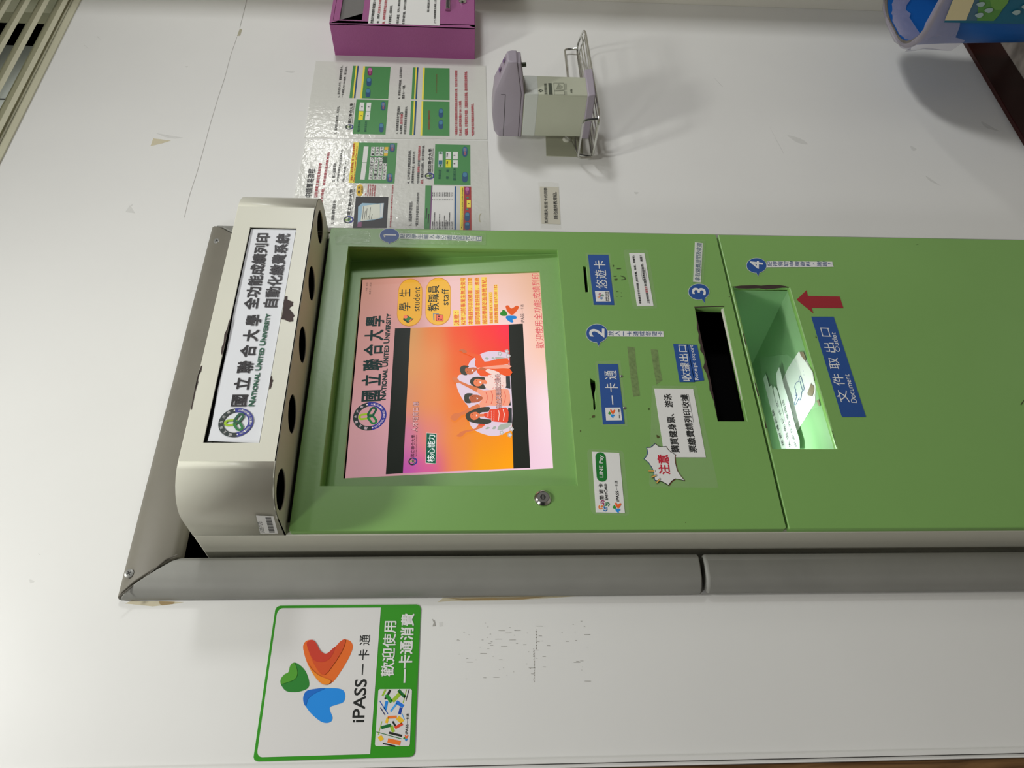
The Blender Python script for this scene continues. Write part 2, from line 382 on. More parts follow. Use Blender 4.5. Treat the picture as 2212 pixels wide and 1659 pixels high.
# edge bead of the wall board, left
b = MB(); b.box(-.2415, -.2365, -.004, .02, 0, 3.1, WALLM); b.box(-.247, -.2425, -.001, .02, 0, 3.1, WALLM); struct(b.build('trim_1'))
WOOD = mat('brown_wood', (.17, .085, .028, 1), .4)
nt = WOOD.node_tree; tcn = nt.nodes.new('ShaderNodeTexCoord'); mp = nt.nodes.new('ShaderNodeMapping'); mp.inputs['Scale'].default_value = (14, 14, 1.2)
nz = nt.nodes.new('ShaderNodeTexNoise'); nz.inputs['Scale'].default_value = 5; nz.inputs['Detail'].default_value = 8; nz.inputs['Distortion'].default_value = 1.2
cr = nt.nodes.new('ShaderNodeValToRGB'); cr.color_ramp.elements[0].position = .35; cr.color_ramp.elements[0].color = (.09, .04, .012, 1); cr.color_ramp.elements[1].position = .65; cr.color_ramp.elements[1].color = (.24, .125, .045, 1)
nt.links.new(tcn.outputs['Object'], mp.inputs[0]); nt.links.new(mp.outputs[0], nz.inputs[0]); nt.links.new(nz.outputs['Fac'], cr.inputs[0]); nt.links.new(cr.outputs[0], nt.nodes['Principled BSDF'].inputs['Base Color'])
b = MB(); b.box(-.62, -.2475, .004, .07, 0, 3.1, WOOD); struct(b.build('trim_2'))
# floor, ceiling, pier on the right, skirting
FLOOR = mat('terrazzo_floor', (.36, .32, .28, 1), .28, noise=.35, nscale=35)
b = MB(); b.box(-3.5, 8, -6, .6, -.08, 0.0, FLOOR); struct(b.build('floor'))
b = MB(); b.box(-3.5, 8, -6, .6, 3.1, 3.16, mat('ceiling_board', (.75, .75, .73, 1), .7)); struct(b.build('ceiling'))
PIER = mat('pier_paint', (.68, .66, .58, 1), .5, noise=.04, nscale=4)
b = MB(); b.box(1.706, 2.6, -.46, .09, 0, 3.1, PIER); struct(b.build('wall_right', bevel=.003))
MAROON = mat('dark_maroon_skirting', (.030, .0045, .003, 1), .3, noise=.2, nscale=20, spec=.25)
b = MB(); b.box(.795, 1.7, -.012, 0.0, 0, .1, MAROON); struct(b.build('baseboard_back', bevel=.002))
b = MB(); b.box(-.236, -.002, -.012, 0.0, 0, .1, MAROON); struct(b.build('baseboard_left', bevel=.002))
b = MB(); b.box(1.694, 1.706, -.472, 0.0, 0, .1, MAROON); struct(b.build('baseboard_right', bevel=.002))

# padded grey frame around the machine's opening: top, left upper, left lower, right
def pad(wd): return [(0, 0), (0, -.010), (.10 * wd, -.020), (.30 * wd, -.028), (.62 * wd, -.0305), (.86 * wd, -.029), (.97 * wd, -.022), (wd, -.012), (wd, 0)]
def strip_v(n, z0, z1, x_out, sgn, miter, name_, bev=.006):
    b = MB(); P = pad(.061)
    top = [(x_out + sgn * a, y, (z1 - a / .061 * .084) if miter else z1) for a, y in P]; bot = [(x_out + sgn * a, y, z0) for a, y in P]
    mid = [[(p[0], p[1], q[2] + (p[2] - q[2]) * t) for p, q in zip(top, bot)] for t in (.34, .67)]
    b.loft([bot, mid[0], mid[1], top], GREY); return struct(b.build(name_, bevel=bev, seg=3))
t2 = strip_v(0, 1.0975, 1.996, 0.0, 1, True, 'trim_4', .002)
t3 = strip_v(0, 0.0, 1.0905, 0.0, 1, False, 'trim_5')
t4 = strip_v(0, 0.0, 1.996, .789, -1, True, 'trim_6', .002)
b = MB(); P = pad(.084)
GREYT = mat('grey_vinyl_padding_brown', (.175, .163, .130, 1), .5, noise=.12, nscale=9, bump=.08, bscale=90)  # same vinyl in a darker, browner grey for the top strip
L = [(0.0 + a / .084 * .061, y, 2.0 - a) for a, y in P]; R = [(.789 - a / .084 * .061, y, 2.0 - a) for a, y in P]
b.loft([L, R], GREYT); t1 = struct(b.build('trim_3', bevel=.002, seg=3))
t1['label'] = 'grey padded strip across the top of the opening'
def screw(c, parent, r=.0072, nrm=(0, -1, 0)):
    b = MB(); c = Vector(c)
    ring = [[c + Vector((math.cos(a) * r * s, d, math.sin(a) * r * s)) for a in [2 * math.pi * k / 20 for k in range(20)]] for s, d in ((1, 0), (.95, -.0012), (.55, -.0018))]
    b.loft(ring, mat('painted_screw', (.30, .30, .28, 1), .35, .4), cap=True)
    for an in (.6, .6 + math.pi / 2):
        d = Vector((math.cos(an), 0, math.sin(an))); e = Vector((-d.z, 0, d.x)) * r * .1
        b.face([c + d * r * .5 + e + Vector((0, -.0020, 0)), c - d * r * .5 + e + Vector((0, -.0020, 0)), c - d * r * .5 - e + Vector((0, -.0020, 0)), c + d * r * .5 - e + Vector((0, -.0020, 0))], DARK)
    return b.build('screw', parent)
for p in ((279, 1239), (469, 521)):
    q = at(*p, plane_y(-.0265)); screw(q, t1)
b = MB(); GR = inkm(95, 92, 84, 1.2)
for pts in ([(258, 1290), (285, 1268), (310, 1250), (340, 1225), (360, 1208), (384, 1199)],):
    pp = [at(x, y, plane_y(-.0300 if i > 2 else -.0235), .0012) for i, (x, y) in enumerate(pts)]
    b.tube(pp, .0011, GR, 6)
b.build('putty_seam', t1)

# louvred vent high on the wall
VC = mat('pale_olive_enamel', (.60, .585, .43, 1), .45, noise=.05, nscale=6); VB = mat('pale_olive_shaded', (.36, .35, .23, 1), .5)  # second one is the same enamel with recess shade put into its colour
vent = empty('louver_vent', 'long cream louvred ventilation grille high on the white wall', 'vent', (1.0, 0, 2.49))
b = MB(); b.box(.28, 1.70, -.004, 0, 2.491, 2.509, VC); b.box(.28, 1.70, -.014, 0, 3.005, 3.03, VC); b.box(.28, .30, -.014, 0, 2.509, 3.005, VC); b.box(1.68, 1.70, -.014, 0, 2.509, 3.005, VC)
b.build('outer_frame', vent, bevel=.0006)
b = MB(); b.box(.301, 1.679, -.004, .05, 2.511, 2.525, VC); b.box(.301, 1.679, -.014, .05, 2.992, 3.004, VC); b.box(.301, .33, -.012, .05, 2.525, 2.99, VC); b.box(1.64, 1.679, -.002, .05, 2.525, 2.99, VC)
b.build('inner_frame', vent, bevel=.001)
b = MB(); b.box(1.652, 1.6595, .051, .0895, 2.521, 2.999, VB); b.build('reveal', vent)  # thin strip added to darken the pale side of the opening
b = MB(); z0 = 0.0
prof = [(-.014, 0), (-.014, .013), (.008, .047), (.0095, .046), (-.012, .0125), (-.0125, .001)]
b.loft([[(.33, y, z) for y, z in prof], [(1.66, y, z) for y, z in prof]], VC)
for i, f in enumerate(b.f):
    zz = [b.v[k] for k in f]
    if max(p[2] for p in zz) > .04 and len(f) == 4: b.m[i] = b.mi(VB)
sl = b.build('slat', vent); sl.location = (0, 0, 2.5120)
for k in range(1, 11):
    c = sl.copy(); COL.objects.link(c); c.parent = vent; c.location = (0, 0, 2.512 + .0466 * k)
for c in [sl] + [o for o in vent.children if o.name.startswith('slat.')]: c.location -= vent.location
for o in vent.children:
    if not o.name.startswith('slat'): o.location = -Vector(vent.location)
b = MB()
b.box(.2, .21, .09, .9, 2.4, 3.1, BLACK); b.box(1.94, 1.95, .09, .9, 2.4, 3.1, BLACK); b.box(.2, 1.95, .9, .91, 2.4, 3.1, BLACK); b.box(.2, 1.95, .09, .9, 2.39, 2.4, BLACK); b.box(.2, 1.95, .09, .9, 3.1, 3.11, BLACK)
struct(b.build('wall_shaft'))
area('shaft_fill_light', (.95, .065, 2.530), (.95, .18, 2.60), 1.1, .03, 1.6)  # added fill, hidden behind the lower frame to brighten the duct box
b = MB(); b.box(.5, 1.686, .18, .40, 2.50, 2.98, mat('white_duct_panel', (.62, .66, .62, 1), .4)); b.box(1.44, 1.4425, .1775, .18, 2.50, 2.98, DARK)
duct = b.build('duct_box'); tag(duct, 'pale duct box seen behind the slats of the vent', 'duct')
# dark space the machine is let into
b = MB()
b.box(-.05, -.04, .09, .62, 0, 2.1, BLACK); b.box(.84, .85, .09, .62, 0, 2.1, BLACK); b.box(-.05, .85, .62, .63, 0, 2.1, BLACK); b.box(-.05, .85, .09, .63, 2.1, 2.11, BLACK)
struct(b.build('wall_niche'))

# ================================================================ the machine
kiosk = empty('service_kiosk', 'tall green self-service kiosk with screen, set into the white wall', 'kiosk', (.395, 0, .0))
kiosk.location = (0, 0, 0)
X0, X1 = .0735, .7135
b = MB()
YB = YP + .012
b.box(.0725, .076, YB, .50, .0, 1.883, CREAM); b.box(.713, .7165, YB, .50, .0, 1.883, CREAM); b.box(.076, .713, .49, .50, .0, 1.883, CREAM)
b.box(.076, .713, YB, .49, 1.880, 1.883, CREAM); b.box(.076, .713, YB, .49, .0, .02, CREAM); b.box(.076, .094, YB, YB + .004, .02, 1.88, CREAM); b.box(.695, .713, YB, YB + .004, .02, 1.88, CREAM)
b.build('cabinet', kiosk, bevel=.0022)
b = MB(); b.box(.094, .695, YB + .02, YB + .024, 1.075, 1.285, BLACK); b.build('inner_plate', kiosk)
b = MB(); b.box(.094, .695, YB + .001, YB + .004, 1.735, 1.88, DARK); b.build('header_backing', kiosk)
# header: rounded sheet-metal hood with a window for the sign and five round holes underneath
HZ0, HZ1, R = 1.745, 1.883, .062; HX0, HX1 = .0725, .7165
out = []
for k in range(9):
    a = math.radians(180 + 90 * k / 8); out.append((HX0 + R + R * math.cos(a), YH + R + R * math.sin(a)))
for k in range(9):
    a = math.radians(270 + 90 * k / 8); out.append((HX1 - R + R * math.cos(a), YH + R + R * math.sin(a)))
outline = [(HX0, YP + .012)] + out + [(HX1, YP + .012)]
b = MB()
T = .0022
for (a, c) in zip(outline, outline[1:]):
    if abs(a[1] - YH) < 1e-6 and abs(c[1] - YH) < 1e-6: continue
    b.face([(a[0], a[1], HZ0), (c[0], c[1], HZ0), (c[0], c[1], HZ1), (a[0], a[1], HZ1)], CREAM)
b.face([(x, y, HZ1) for x, y in outline][::-1], CREAM)
hood = b.build('header_hood', kiosk, smooth=True)
md = hood.modifiers.new('sheet', 'SOLIDIFY'); md.thickness = .0012; md.offset = -1
wq = rect(.1655, .603, 1.773 , 1.8535)
ho = plate(rect(HX0 + R, HX1 - R, HZ0, HZ1), [wq], YH, YH + T, CREAM, 'header_front', kiosk, bevel=.0005)
# underside plate with holes, made in its own XZ and laid flat
und = plate(outline, [[(x + .0315 * math.cos(2 * math.pi * k / 32), -.1445 + .030 * math.sin(2 * math.pi * k / 32)) for k in range(32)] for x in (.116, .2475, .384, .5195, .6585)], 0, .0022, CREAM, 'header_underside', kiosk)
for v in und.data.vertices: v.co = Vector((v.co.x, v.co.z, HZ0 + v.co.y))
und.data.update()
b = MB(); b.box(.09, .70, YP + .008, YP + .0105, 1.75, 1.88, BLACK); b.box(.10, .69, YH + .02, YP, 1.84, 1.842, BLACK)
b.box(.15, .154, YH + .03, YP, 1.76, 1.80, STEEL); b.box(.15, .62, YH + .012, YH + .0135, 1.752, 1.87, DARK)
b.build('header_inside', kiosk)
# paper sign in the window, with a curled upper left edge
SG = plane_y(YH + .0035)
b = MB(); SGM = mat('sign_paper', (.78, .80, .83, 1), .5)
pts = [(.167, 1.7745), (.602, 1.7745), (.602, 1.8525), (.42, 1.852), (.32, 1.8495), (.26, 1.8505), (.20, 1.848), (.170, 1.849)]
n0 = len(b.v); b.poly([Vector((x, YH + .0035, z)) for x, z in pts], SGM, .0006, SG[1])
sign = b.build('header_sign', kiosk)
ZB, ZA1 = Zm(460, 640, .1929), Zm(240, 400, .2411)
b = MB(); CK = inkm(26, 22, 24); CG = inkm(25, 85, 60, 1.2)
text(b, '國 立 聯 合 大 學', (532, 878), (566, 681), (497, 878), SG, CK, .0009, .03)
text(b, 'National United University', ZB(462, 1232), ZB(645, 200), ZB(398, 1232), SG, CG, .0009, .06, True)
text(b, '全功能成績列印', (556, 668), (583.6, 505), (525.7, 668), SG, CK, .0009, .035)
text(b, '自動化繳費系統', (598, 664), (627, 506), (568, 664), SG, CK, .0009, .035)
b.build('lettering', sign, fix=False)
b = MB(); r_ = abs(at(472.5, 913, SG).z - at(547.8, 913, SG).z) / 2; emblem(b, (510, 913), r_, SG, .0009); b.build('emblem', sign, fix=False)
# barcode label on the hood's left side
SIDE = (Vector((HX0, 0, 0)), Vector((-1, 0, 0))); Z2 = Zm(240, 780, .3255)
b = MB(); flat(b, Z2.l([(962, 1022), (1078, 1026), (1108, 1142), (990, 1142)]), SIDE, PAPER, .0006); lab = b.build('barcode_label', kiosk)
b = MB()
for k in range(20):
    y = 1036 + k * 5.1; wd = (2.2, 3.6, 1.4, 3)[k % 4] * .33; bar(b, Z2(1024 + (y - 1036) * .27, y), Z2(1062 + (y - 1036) * .25, y), wd, SIDE, K, .0009)
for i, s in enumerate(('財產標籤', '3140101-03', '102.12')): text(b, s, Z2(1000 + i * 10, 1135), Z2(978 + i * 11, 1062), Z2(993 + i * 10, 1135), SIDE, K, .0009)
b.build('lettering', lab, fix=False)
# peeled enamel
b = MB()
for p, pl in ((ZB.l([(812, 0), (835, 0), (832, 38), (862, 52), (902, 66), (892, 85), (897, 105), (862, 125), (858, 150), (885, 175), (915, 222), (897, 235), (900, 282), (855, 288), (800, 262), (765, 258), (785, 150), (795, 60)]), HEAD),
              (ZB.l([(652, 893), (662, 900), (663, 930), (675, 945), (660, 975), (662, 990), (645, 1035), (628, 1045)]), HEAD),
              (ZB.l([(232, 110), (196, 250), (175, 290), (160, 360), (128, 430), (120, 520), (98, 570), (92, 640), (102, 662), (140, 500), (175, 350)]), HEAD),
              (Z2.l([(604, 30), (597, 70), (572, 110), (578, 140), (560, 200), (552, 240), (534, 325), (527, 322), (545, 240), (580, 110), (597, 32)]), HEAD)):
    b = MB(); flat(b, p, pl, PEEL, .0005); b.build('peeled_paint', kiosk, fix=False)

# upper door: one sheet with screen opening, card slots and receipt opening
def xz(p, pl=PANEL): q = at(*p, pl); return (q.x, q.z)
Z4, Z5, Z6, ZD, Z3 = Zm(1180, 480, .25316), Zm(1140, 860, .2652), Zm(1540, 500, .30129), Zm(1680, 500, .3014), Zm(640, 480, .36173)
RX0, RX1, RZ0, RZ1 = .150, .664, 1.294, 1.700
slotA = [xz(p) for p in [(1259.7, 575), (1266, 574.6), (1271.6, 630.6), (1264.8, 631)]]
slotB = [xz(Z4(*p)) for p in [(375, 1328), (388, 1337), (420, 1345), (424, 1400), (412, 1460), (417, 1520), (424, 1580), (415, 1604), (404, 1590), (402, 1520), (385, 1430), (378, 1380)]]
rec = [xz(p) for p in [(1501, 665), (1562, 666), (1614, 910), (1551, 910)]]
plate(rrect(X0, X1, .9695, 1.7385, .004), [rect(RX0, RX1, RZ0, RZ1), slotA, slotB, rec], YP, YP + .012, GREEN, 'upper_door', kiosk, bevel=.0016)
dx0, dx1, dz0, dz1 = .2175, .5745, .8495, .9625
lower = plate(rect(X0, X1, .06, .9655), [rect(dx0, dx1, dz0, .9600)], YP, YP + .012, GREEN, 'lower_door', kiosk, bevel=.0016)
# recessed bezel, leaning back
yt, yb = -.0463, -.0760
byz = lambda z: yb + (z - RZ0) / (RZ1 - RZ0) * (yt - yb)
bn = Vector((0, -(RZ1 - RZ0), (yt - yb))).normalized(); BEZ = (Vector((0, yb, RZ0)), bn)
b = MB(); e = YP + .0118
o4 = [(RX0 - .0006, RZ0 - .0006), (RX1 + .0006, RZ0 - .0006), (RX1 + .0006, RZ1 + .0006), (RX0 - .0006, RZ1 + .0006)]
s4 = [at(*p, BEZ) for p in [(1195, 1011), (1165.5, 585.6), (780, 600.5), (741, 1033)]]   # lower-left, lower-right, upper-right, upper-left
ob = [Vector((x, byz(z), z)) for x, z in o4]; of = [Vector((x, e, z)) for x, z in o4]
for i in range(4):
    j = (i + 1) % 4
    b.face([of[i], of[j], ob[j], ob[i]], GREEN); b.face([ob[i], ob[j], s4[j], s4[i]], GREEN)
    b.face([s4[i], s4[j], s4[j] - bn * .004, s4[i] - bn * .004], GREEN)
b.build('screen_bezel', kiosk, bevel=.0012)
# the monitor
SC0 = Vector((0, -.066, 1.328)); sn = Vector((0, -(1.68 - 1.328), (-.035 + .066))).normalized(); SCR = (SC0, sn)
b = MB()
c4 = [at(*p, SCR, -.0008) for p in [(1212, 1030), (1180, 572), (768, 586), (732, 1052)]]
b.poly(c4, mat('black_lcd_border', (.006, .006, .006, 1), .3), .02, sn)
screen = b.build('monitor', kiosk)
# page background: picture colours with the panel's viewing-angle fade painted in, as a lit grid
def lit_grid(name, corners, colors, nx, ny, off, parent):
    me = bpy.data.meshes.new(name); vs = []; fs = []; cl = []
    R_, C_ = len(colors), len(colors[0])
    for j in range(ny + 1):
        for i in range(nx + 1):
            u, v = i / nx, j / ny
            t = [corners[0][k] + (corners[1][k] - corners[0][k]) * u for k in (0, 1)]; q = [corners[3][k] + (corners[2][k] - corners[3][k]) * u for k in (0, 1)]
            vs.append(at(t[0] + (q[0] - t[0]) * v, t[1] + (q[1] - t[1]) * v, SCR, off))
            a, c = u * (C_ - 1), v * (R_ - 1); i0, j0 = min(int(a), C_ - 2), min(int(c), R_ - 2); fa, fc = a - i0, c - j0
            fa = fa * fa * (3 - 2 * fa); fc = fc * fc * (3 - 2 * fc)
            g = [(colors[j0][i0][k] * (1 - fa) + colors[j0][i0 + 1][k] * fa) * (1 - fc) + (colors[j0 + 1][i0][k] * (1 - fa) + colors[j0 + 1][i0 + 1][k] * fa) * fc for k in range(3)]
            cl.append([lin(x) for x in g] + [1])
    for j in range(ny):
        for i in range(nx): a = j * (nx + 1) + i; fs.append((a, a + 1, a + nx + 2, a + nx + 1))
    me.from_pydata([tuple(p) for p in vs], [], fs); ca = me.color_attributes.new('picture', 'FLOAT_COLOR', 'POINT')
    for i, c in enumerate(cl): ca.data[i].color = c
    m = MATS.get('lcd_picture')
    if not m:
        m = mat('lcd_picture', (.01, .01, .01, 1), .3, spec=.05); nt = m.node_tree; vc = nt.nodes.new('ShaderNodeVertexColor'); vc.layer_name = 'picture'
        nt.links.new(vc.outputs[0], nt.nodes['Principled BSDF'].inputs['Emission Color']); nt.nodes['Principled BSDF'].inputs['Emission Strength'].default_value = 1
    me.materials.append(m); return link(name, me, parent)
page = lit_grid('screen_page', [(744.5, 1045), (783.5, 603.5), (1171, 587.6), (1203, 1020)],
    [[(178, 132, 138), (186, 138, 140), (184, 134, 128), (182, 132, 116)], [(190, 140, 150), (204, 150, 158), (200, 146, 144), (212, 152, 138)], [(222, 172, 190), (225, 170, 175), (240, 190, 190), (238, 195, 190)], [(240, 200, 220), (235, 190, 195), (248, 215, 215), (240, 195, 178)], [(248, 212, 228), (253, 224, 232), (250, 200, 175), (228, 180, 148)]], 24, 24, 0, screen)
video = lit_grid('video_picture', [(870.4, 1022.6), (887, 709), (1098.7, 701.4), (1109.2, 1012.5)],
    [[(180, 78, 160), (196, 115, 150), (216, 140, 100), (218, 150, 92), (205, 148, 90)], [(212, 92, 145), (226, 130, 115), (230, 140, 84), (228, 142, 82), (228, 125, 62)], [(238, 138, 70), (238, 138, 60), (238, 120, 50), (236, 100, 38), (240, 80, 40)], [(248, 158, 14), (245, 145, 25), (240, 118, 40), (240, 74, 40), (250, 58, 54)], [(255, 163, 0), (252, 150, 5), (242, 120, 38), (242, 62, 50), (252, 48, 76)]], 30, 20, .0008, screen)
SA, SB, SCz = Zm(740, 820, .1326), Zm(840, 590, .16275), Zm(960, 720, .15666)
G = glow
b = MB()
flat(b, Z3.l([(590, 635), (683, 633), (637, 1500), (535, 1507)]), SCR, G(22, 27, 21), .0007); flat(b, Z3.l([(1268, 612), (1353, 607), (1397, 1468), (1297, 1472)]), SCR, G(30, 33, 26), .0007)
for c, m in ((rquad(SB(97, 705), SB(135, 72), SB(452, 76), SB(432, 715), .26, .5), G(190, 125, 55)), (rquad(SB(103, 698), SB(140, 80), SB(446, 84), SB(426, 707), .26, .5), G(228, 168, 55)),
             (rquad(SB(479, 692), SB(497, 60), SB(826, 62), SB(818, 700), .26, .5), G(200, 132, 60)), (rquad(SB(485, 684), SB(502, 68), SB(820, 70), SB(812, 692), .26, .5), G(238, 180, 65))):
    flat(b, c, SCR, m, .0004 if m.name in ('pixel_190_125_55', 'pixel_200_132_60') else .0006)
for q in ([(855, 495), (932, 495), (938, 702), (858, 702)], [(950, 65), (1015, 62), (1022, 690), (955, 692)], [(1046, 65), (1108, 62), (1120, 685), (1055, 688)], [(1138, 62), (1200, 60), (1215, 682), (1148, 684)], [(1228, 55), (1298, 53), (1310, 680), (1240, 682)], [(1325, 255), (1376, 252), (1385, 670), (1338, 672)], [(1392, 155), (1440, 152), (1455, 668), (1402, 670)]):
    flat(b, SB.l(q), SCR, G(252, 212, 92), .0004)
b.build('screen_button', screen, fix=False)
b = MB(); DK = G(24, 46, 44); RD = G(222, 62, 52)
text(b, '國 立 聯 合 大 學', (822, 866), (830.5, 683), (779.5, 866), SCR, DK, .0009, .03)
text(b, 'National United University', (833, 864), (845, 678), (820.5, 864), SCR, DK, .0009, .06, True)
text(b, '一卡通：成功', (793, 634), (795, 611), (789, 634), SCR, DK); text(b, '悠遊卡：成功', (801, 636), (803, 611), (797, 636), SCR, DK)
text(b, '學  生', SB(285, 500), SB(290, 212), SB(133, 500), SCR, DK, .001, .01); text(b, 'student', SB(408, 507), SB(416, 188), SB(320, 507), SCR, DK, .001)
text(b, '教職員', SB(662, 505), SB(668, 165), SB(515, 505), SCR, DK, .001, .01); text(b, 'staff', SB(792, 430), SB(795, 210), SB(700, 430), SCR, DK, .001)
for s, a, c, d in (('注意：', (935, 690), (930, 520), (865, 690)), ('92年以前畢業生無法使用', (1020, 690), (1013, 68), (955, 690)), ('本機器列印成績單，日間', (1116, 683), (1108, 65), (1052, 683)), ('部同學請洽註冊組，進修', (1212, 680), (1202, 62), (1146, 680)), ('部同學請洽進修教育組。', (1305, 675), (1295, 65), (1240, 675)), ('註冊組 037-381122', (1382, 668), (1374, 256), (1336, 668)), ('進修教育組 037-381152', (1450, 666), (1438, 158), (1402, 666))):
    text(b, s, SB(*a), SB(*c), SB(*d), SCR, RD, .0009, .012)
text(b, 'iPASS', SB(1800, 658), SB(1795, 545), SB(1755, 658), SCR, G(60, 55, 60), .0009, .01); text(b, '一卡通', SB(1790, 530), SB(1787, 420), SB(1752, 530), SCR, G(60, 55, 60), .0009)
text(b, '歡迎使用全功能成績列印', (1176, 753), (1164.5, 591), (1158, 753), SCR, G(218, 82, 92), .0009)
text(b, '國立聯合大學', (895, 988), (897, 940), (887, 988), SCR, G(60, 25, 45), .0012, .02); text(b, 'National United University', (900.5, 987), (901.5, 940), (897.5, 987), SCR, G(60, 25, 45), .0012, .02, True)
text(b, '人才培育目標', SA(1225, 857), SA(1245, 366), SA(1130, 857), SCR, G(60, 25, 30), .0012, .045); text(b, '人才培育目標', SA(1223, 853), SA(1243, 370), SA(1132, 853), SCR, G(245, 190, 190), .0016, -.004)
flat(b, rquad(SA(1352, 1368), SA(1366, 870), SA(1537, 884), SA(1524, 1385), .015, .03), SCR, G(225, 205, 195), .0012); flat(b, SA.l([(1358, 1360), (1371, 878), (1530, 892), (1517, 1374)]), SCR, G(22, 92, 70), .0014)
text(b, '核心能力', SA(1500, 1345), SA(1510, 905), SA(1380, 1345), SCR, G(240, 245, 240), .0017, .01)
text(b, '整合英語能力提升', (1084, 885), (1081, 811), (1072.5, 885), SCR, G(70, 35, 40), .0048, .05); text(b, '整合英語能力提升', (1083.5, 884.5), (1080.5, 811.5), (1073, 884.5), SCR, G(250, 195, 190), .0051, 0)
b.build('lettering', screen, fix=False)
b = MB(); emblem(b, (799, 899.5), abs(at(763, 899, SCR).z - at(835.3, 899, SCR).z) / 2, SCR, .0009, True); b.build('emblem', screen, fix=False); b = MB(); emblem(b, (892, 997.5), .0075, SCR, .0012, True, True); b.build('emblem', screen, fix=False); b = MB()
ipass(b, SB(1722, 660), SB(1725, 430), SB(1470, 655), SCR, .0009, True); b.build('emblem', screen, fix=False)
# icons and the cheering group in the picture on the screen
b = MB()
flat(b, SB.l([(188, 620), (240, 660), (265, 662), (332, 610), (305, 600), (250, 565), (210, 560)]), SCR, G(40, 60, 50), .0008); flat(b, SB.l([(205, 612), (262, 652), (318, 606), (258, 580)]), SCR, G(60, 120, 60), .001); flat(b, ell(*SB(222, 585), 4.4, 3.6), SCR, G(235, 120, 85), .0011); flat(b, SB.l([(262, 640), (300, 612), (316, 606), (312, 616), (270, 655)]), SCR, G(235, 120, 85), .0012)
b.build('screen_icon', screen, fix=False); b = MB()
flat(b, SB.l([(588, 535), (665, 540), (668, 630), (592, 628)]), SCR, G(70, 130, 165), .0008); flat(b, SB.l([(603, 545), (692, 550), (694, 636), (605, 632)]), SCR, G(240, 165, 60), .0009); flat(b, SB.l([(625, 550), (722, 556), (724, 645), (628, 642)]), SCR, G(70, 30, 30), .001); flat(b, SB.l([(631, 556), (716, 562), (718, 639), (634, 636)]), SCR, G(240, 110, 85), .0011)
for c in ((660, 615), (665, 580), (695, 620)): flat(b, ell(*SB(*c), 1.8, 1.8, 8), SCR, G(70, 30, 30), .0013)
b.build('screen_icon', screen, fix=False)
b = MB(); z = [.0010]
def shp(pts, c, sm=2):
    z[0] += .00003; flat(b, SCz.l(smooth_px(pts, sm) if sm > 1 else pts), SCR, G(*c), z[0])
WH = (226, 205, 220); SK = (220, 120, 70); SK2 = (200, 105, 65); HR = (62, 62, 52)
shp([(190, 590), (165, 700), (200, 820), (275, 950), (345, 1045), (345, 1230), (380, 1300), (420, 1340), (480, 1372), (560, 1400), (650, 1420), (750, 1412), (850, 1370), (930, 1290), (932, 900), (895, 400), (880, 290), (800, 262), (700, 250), (600, 255), (520, 280), (470, 310), (400, 350), (350, 400), (325, 460), (330, 540), (240, 570)], WH)
for p in ([(730, 1338), (760, 1270), (830, 1250), (930, 1240), (900, 1290), (820, 1330)], [(700, 335), (780, 335), (870, 352), (780, 370), (720, 370)], [(560, 350), (580, 335), (615, 350), (590, 370)], [(650, 350), (665, 332), (695, 350), (690, 368)], [(565, 1325), (590, 1295), (630, 1305), (600, 1325)], [(660, 1325), (680, 1290), (715, 1290), (700, 1325)]): shp(p, (170, 178, 165))
for c in ((860, 258), (765, 288), (880, 320), (790, 1378), (900, 1410), (925, 1330)):
    for k in range(5): a = k * 1.257; shp([(c[0] + 20 * math.cos(a) + 14 * math.cos(t), c[1] + 20 * math.sin(a) + 14 * math.sin(t)) for t in [i * math.pi / 3 for i in range(6)]], (185, 185, 180), 1)
    shp([(c[0] + 14 * math.cos(t), c[1] + 14 * math.sin(t)) for t in [i * math.pi / 4 for i in range(8)]], (225, 215, 225), 1)
for p in ([(850, 600), (905, 600), (912, 775), (840, 760)], [(890, 795), (918, 1005), (865, 1005)], [(880, 1035), (930, 1040), (932, 1242), (870, 1242)], [(875, 400), (890, 440), (905, 500), (880, 500)]): shp(p, (50, 55, 55), 1)
shp([(300, 262), (440, 300), (500, 312), (555, 402), (700, 372), (860, 352), (880, 370), (882, 432), (700, 458), (450, 490), (425, 400), (425, 350), (296, 292)], (240, 92, 40)); shp([(440, 488), (880, 440), (886, 498), (600, 500), (450, 520)], (250, 165, 140)); shp([(450, 505), (700, 500), (903, 500), (905, 598), (560, 606), (490, 590)], (240, 90, 35))
shp([(200, 248), (235, 230), (270, 235), (310, 258), (300, 285), (265, 282), (240, 262)], SK2); shp([(330, 490), (400, 480), (455, 492), (450, 520), (415, 540), (390, 570), (340, 580), (300, 560), (282, 520), (300, 490)], SK2); shp([(213, 510), (225, 475), (265, 453), (325, 460), (340, 475), (300, 488), (285, 515), (295, 550), (318, 582), (285, 590), (240, 572), (222, 545)], HR)
shp([(385, 512), (402, 510), (398, 535), (378, 535)], (250, 240, 240), 1)
shp([(500, 480), (545, 485), (575, 505), (570, 530), (530, 515), (480, 508)], SK2); shp([(352, 690), (368, 640), (420, 612), (500, 612), (552, 618), (562, 655), (535, 700), (572, 765), (545, 780), (470, 770), (400, 740)], HR); shp([(420, 650), (470, 640), (520, 655), (590, 660), (588, 712), (530, 705), (500, 735), (440, 742), (402, 700)], (238, 130, 85))
shp([(560, 640), (590, 598), (650, 580), (740, 575), (835, 598), (850, 680), (838, 775), (700, 795), (620, 790), (575, 765), (560, 730), (592, 690)], (250, 215, 205)); shp([(575, 515), (620, 505), (750, 548), (762, 580), (740, 598), (690, 590), (580, 545)], (250, 215, 205)); shp([(480, 680), (512, 678), (500, 705)], (255, 245, 245), 1)
random.seed(2)
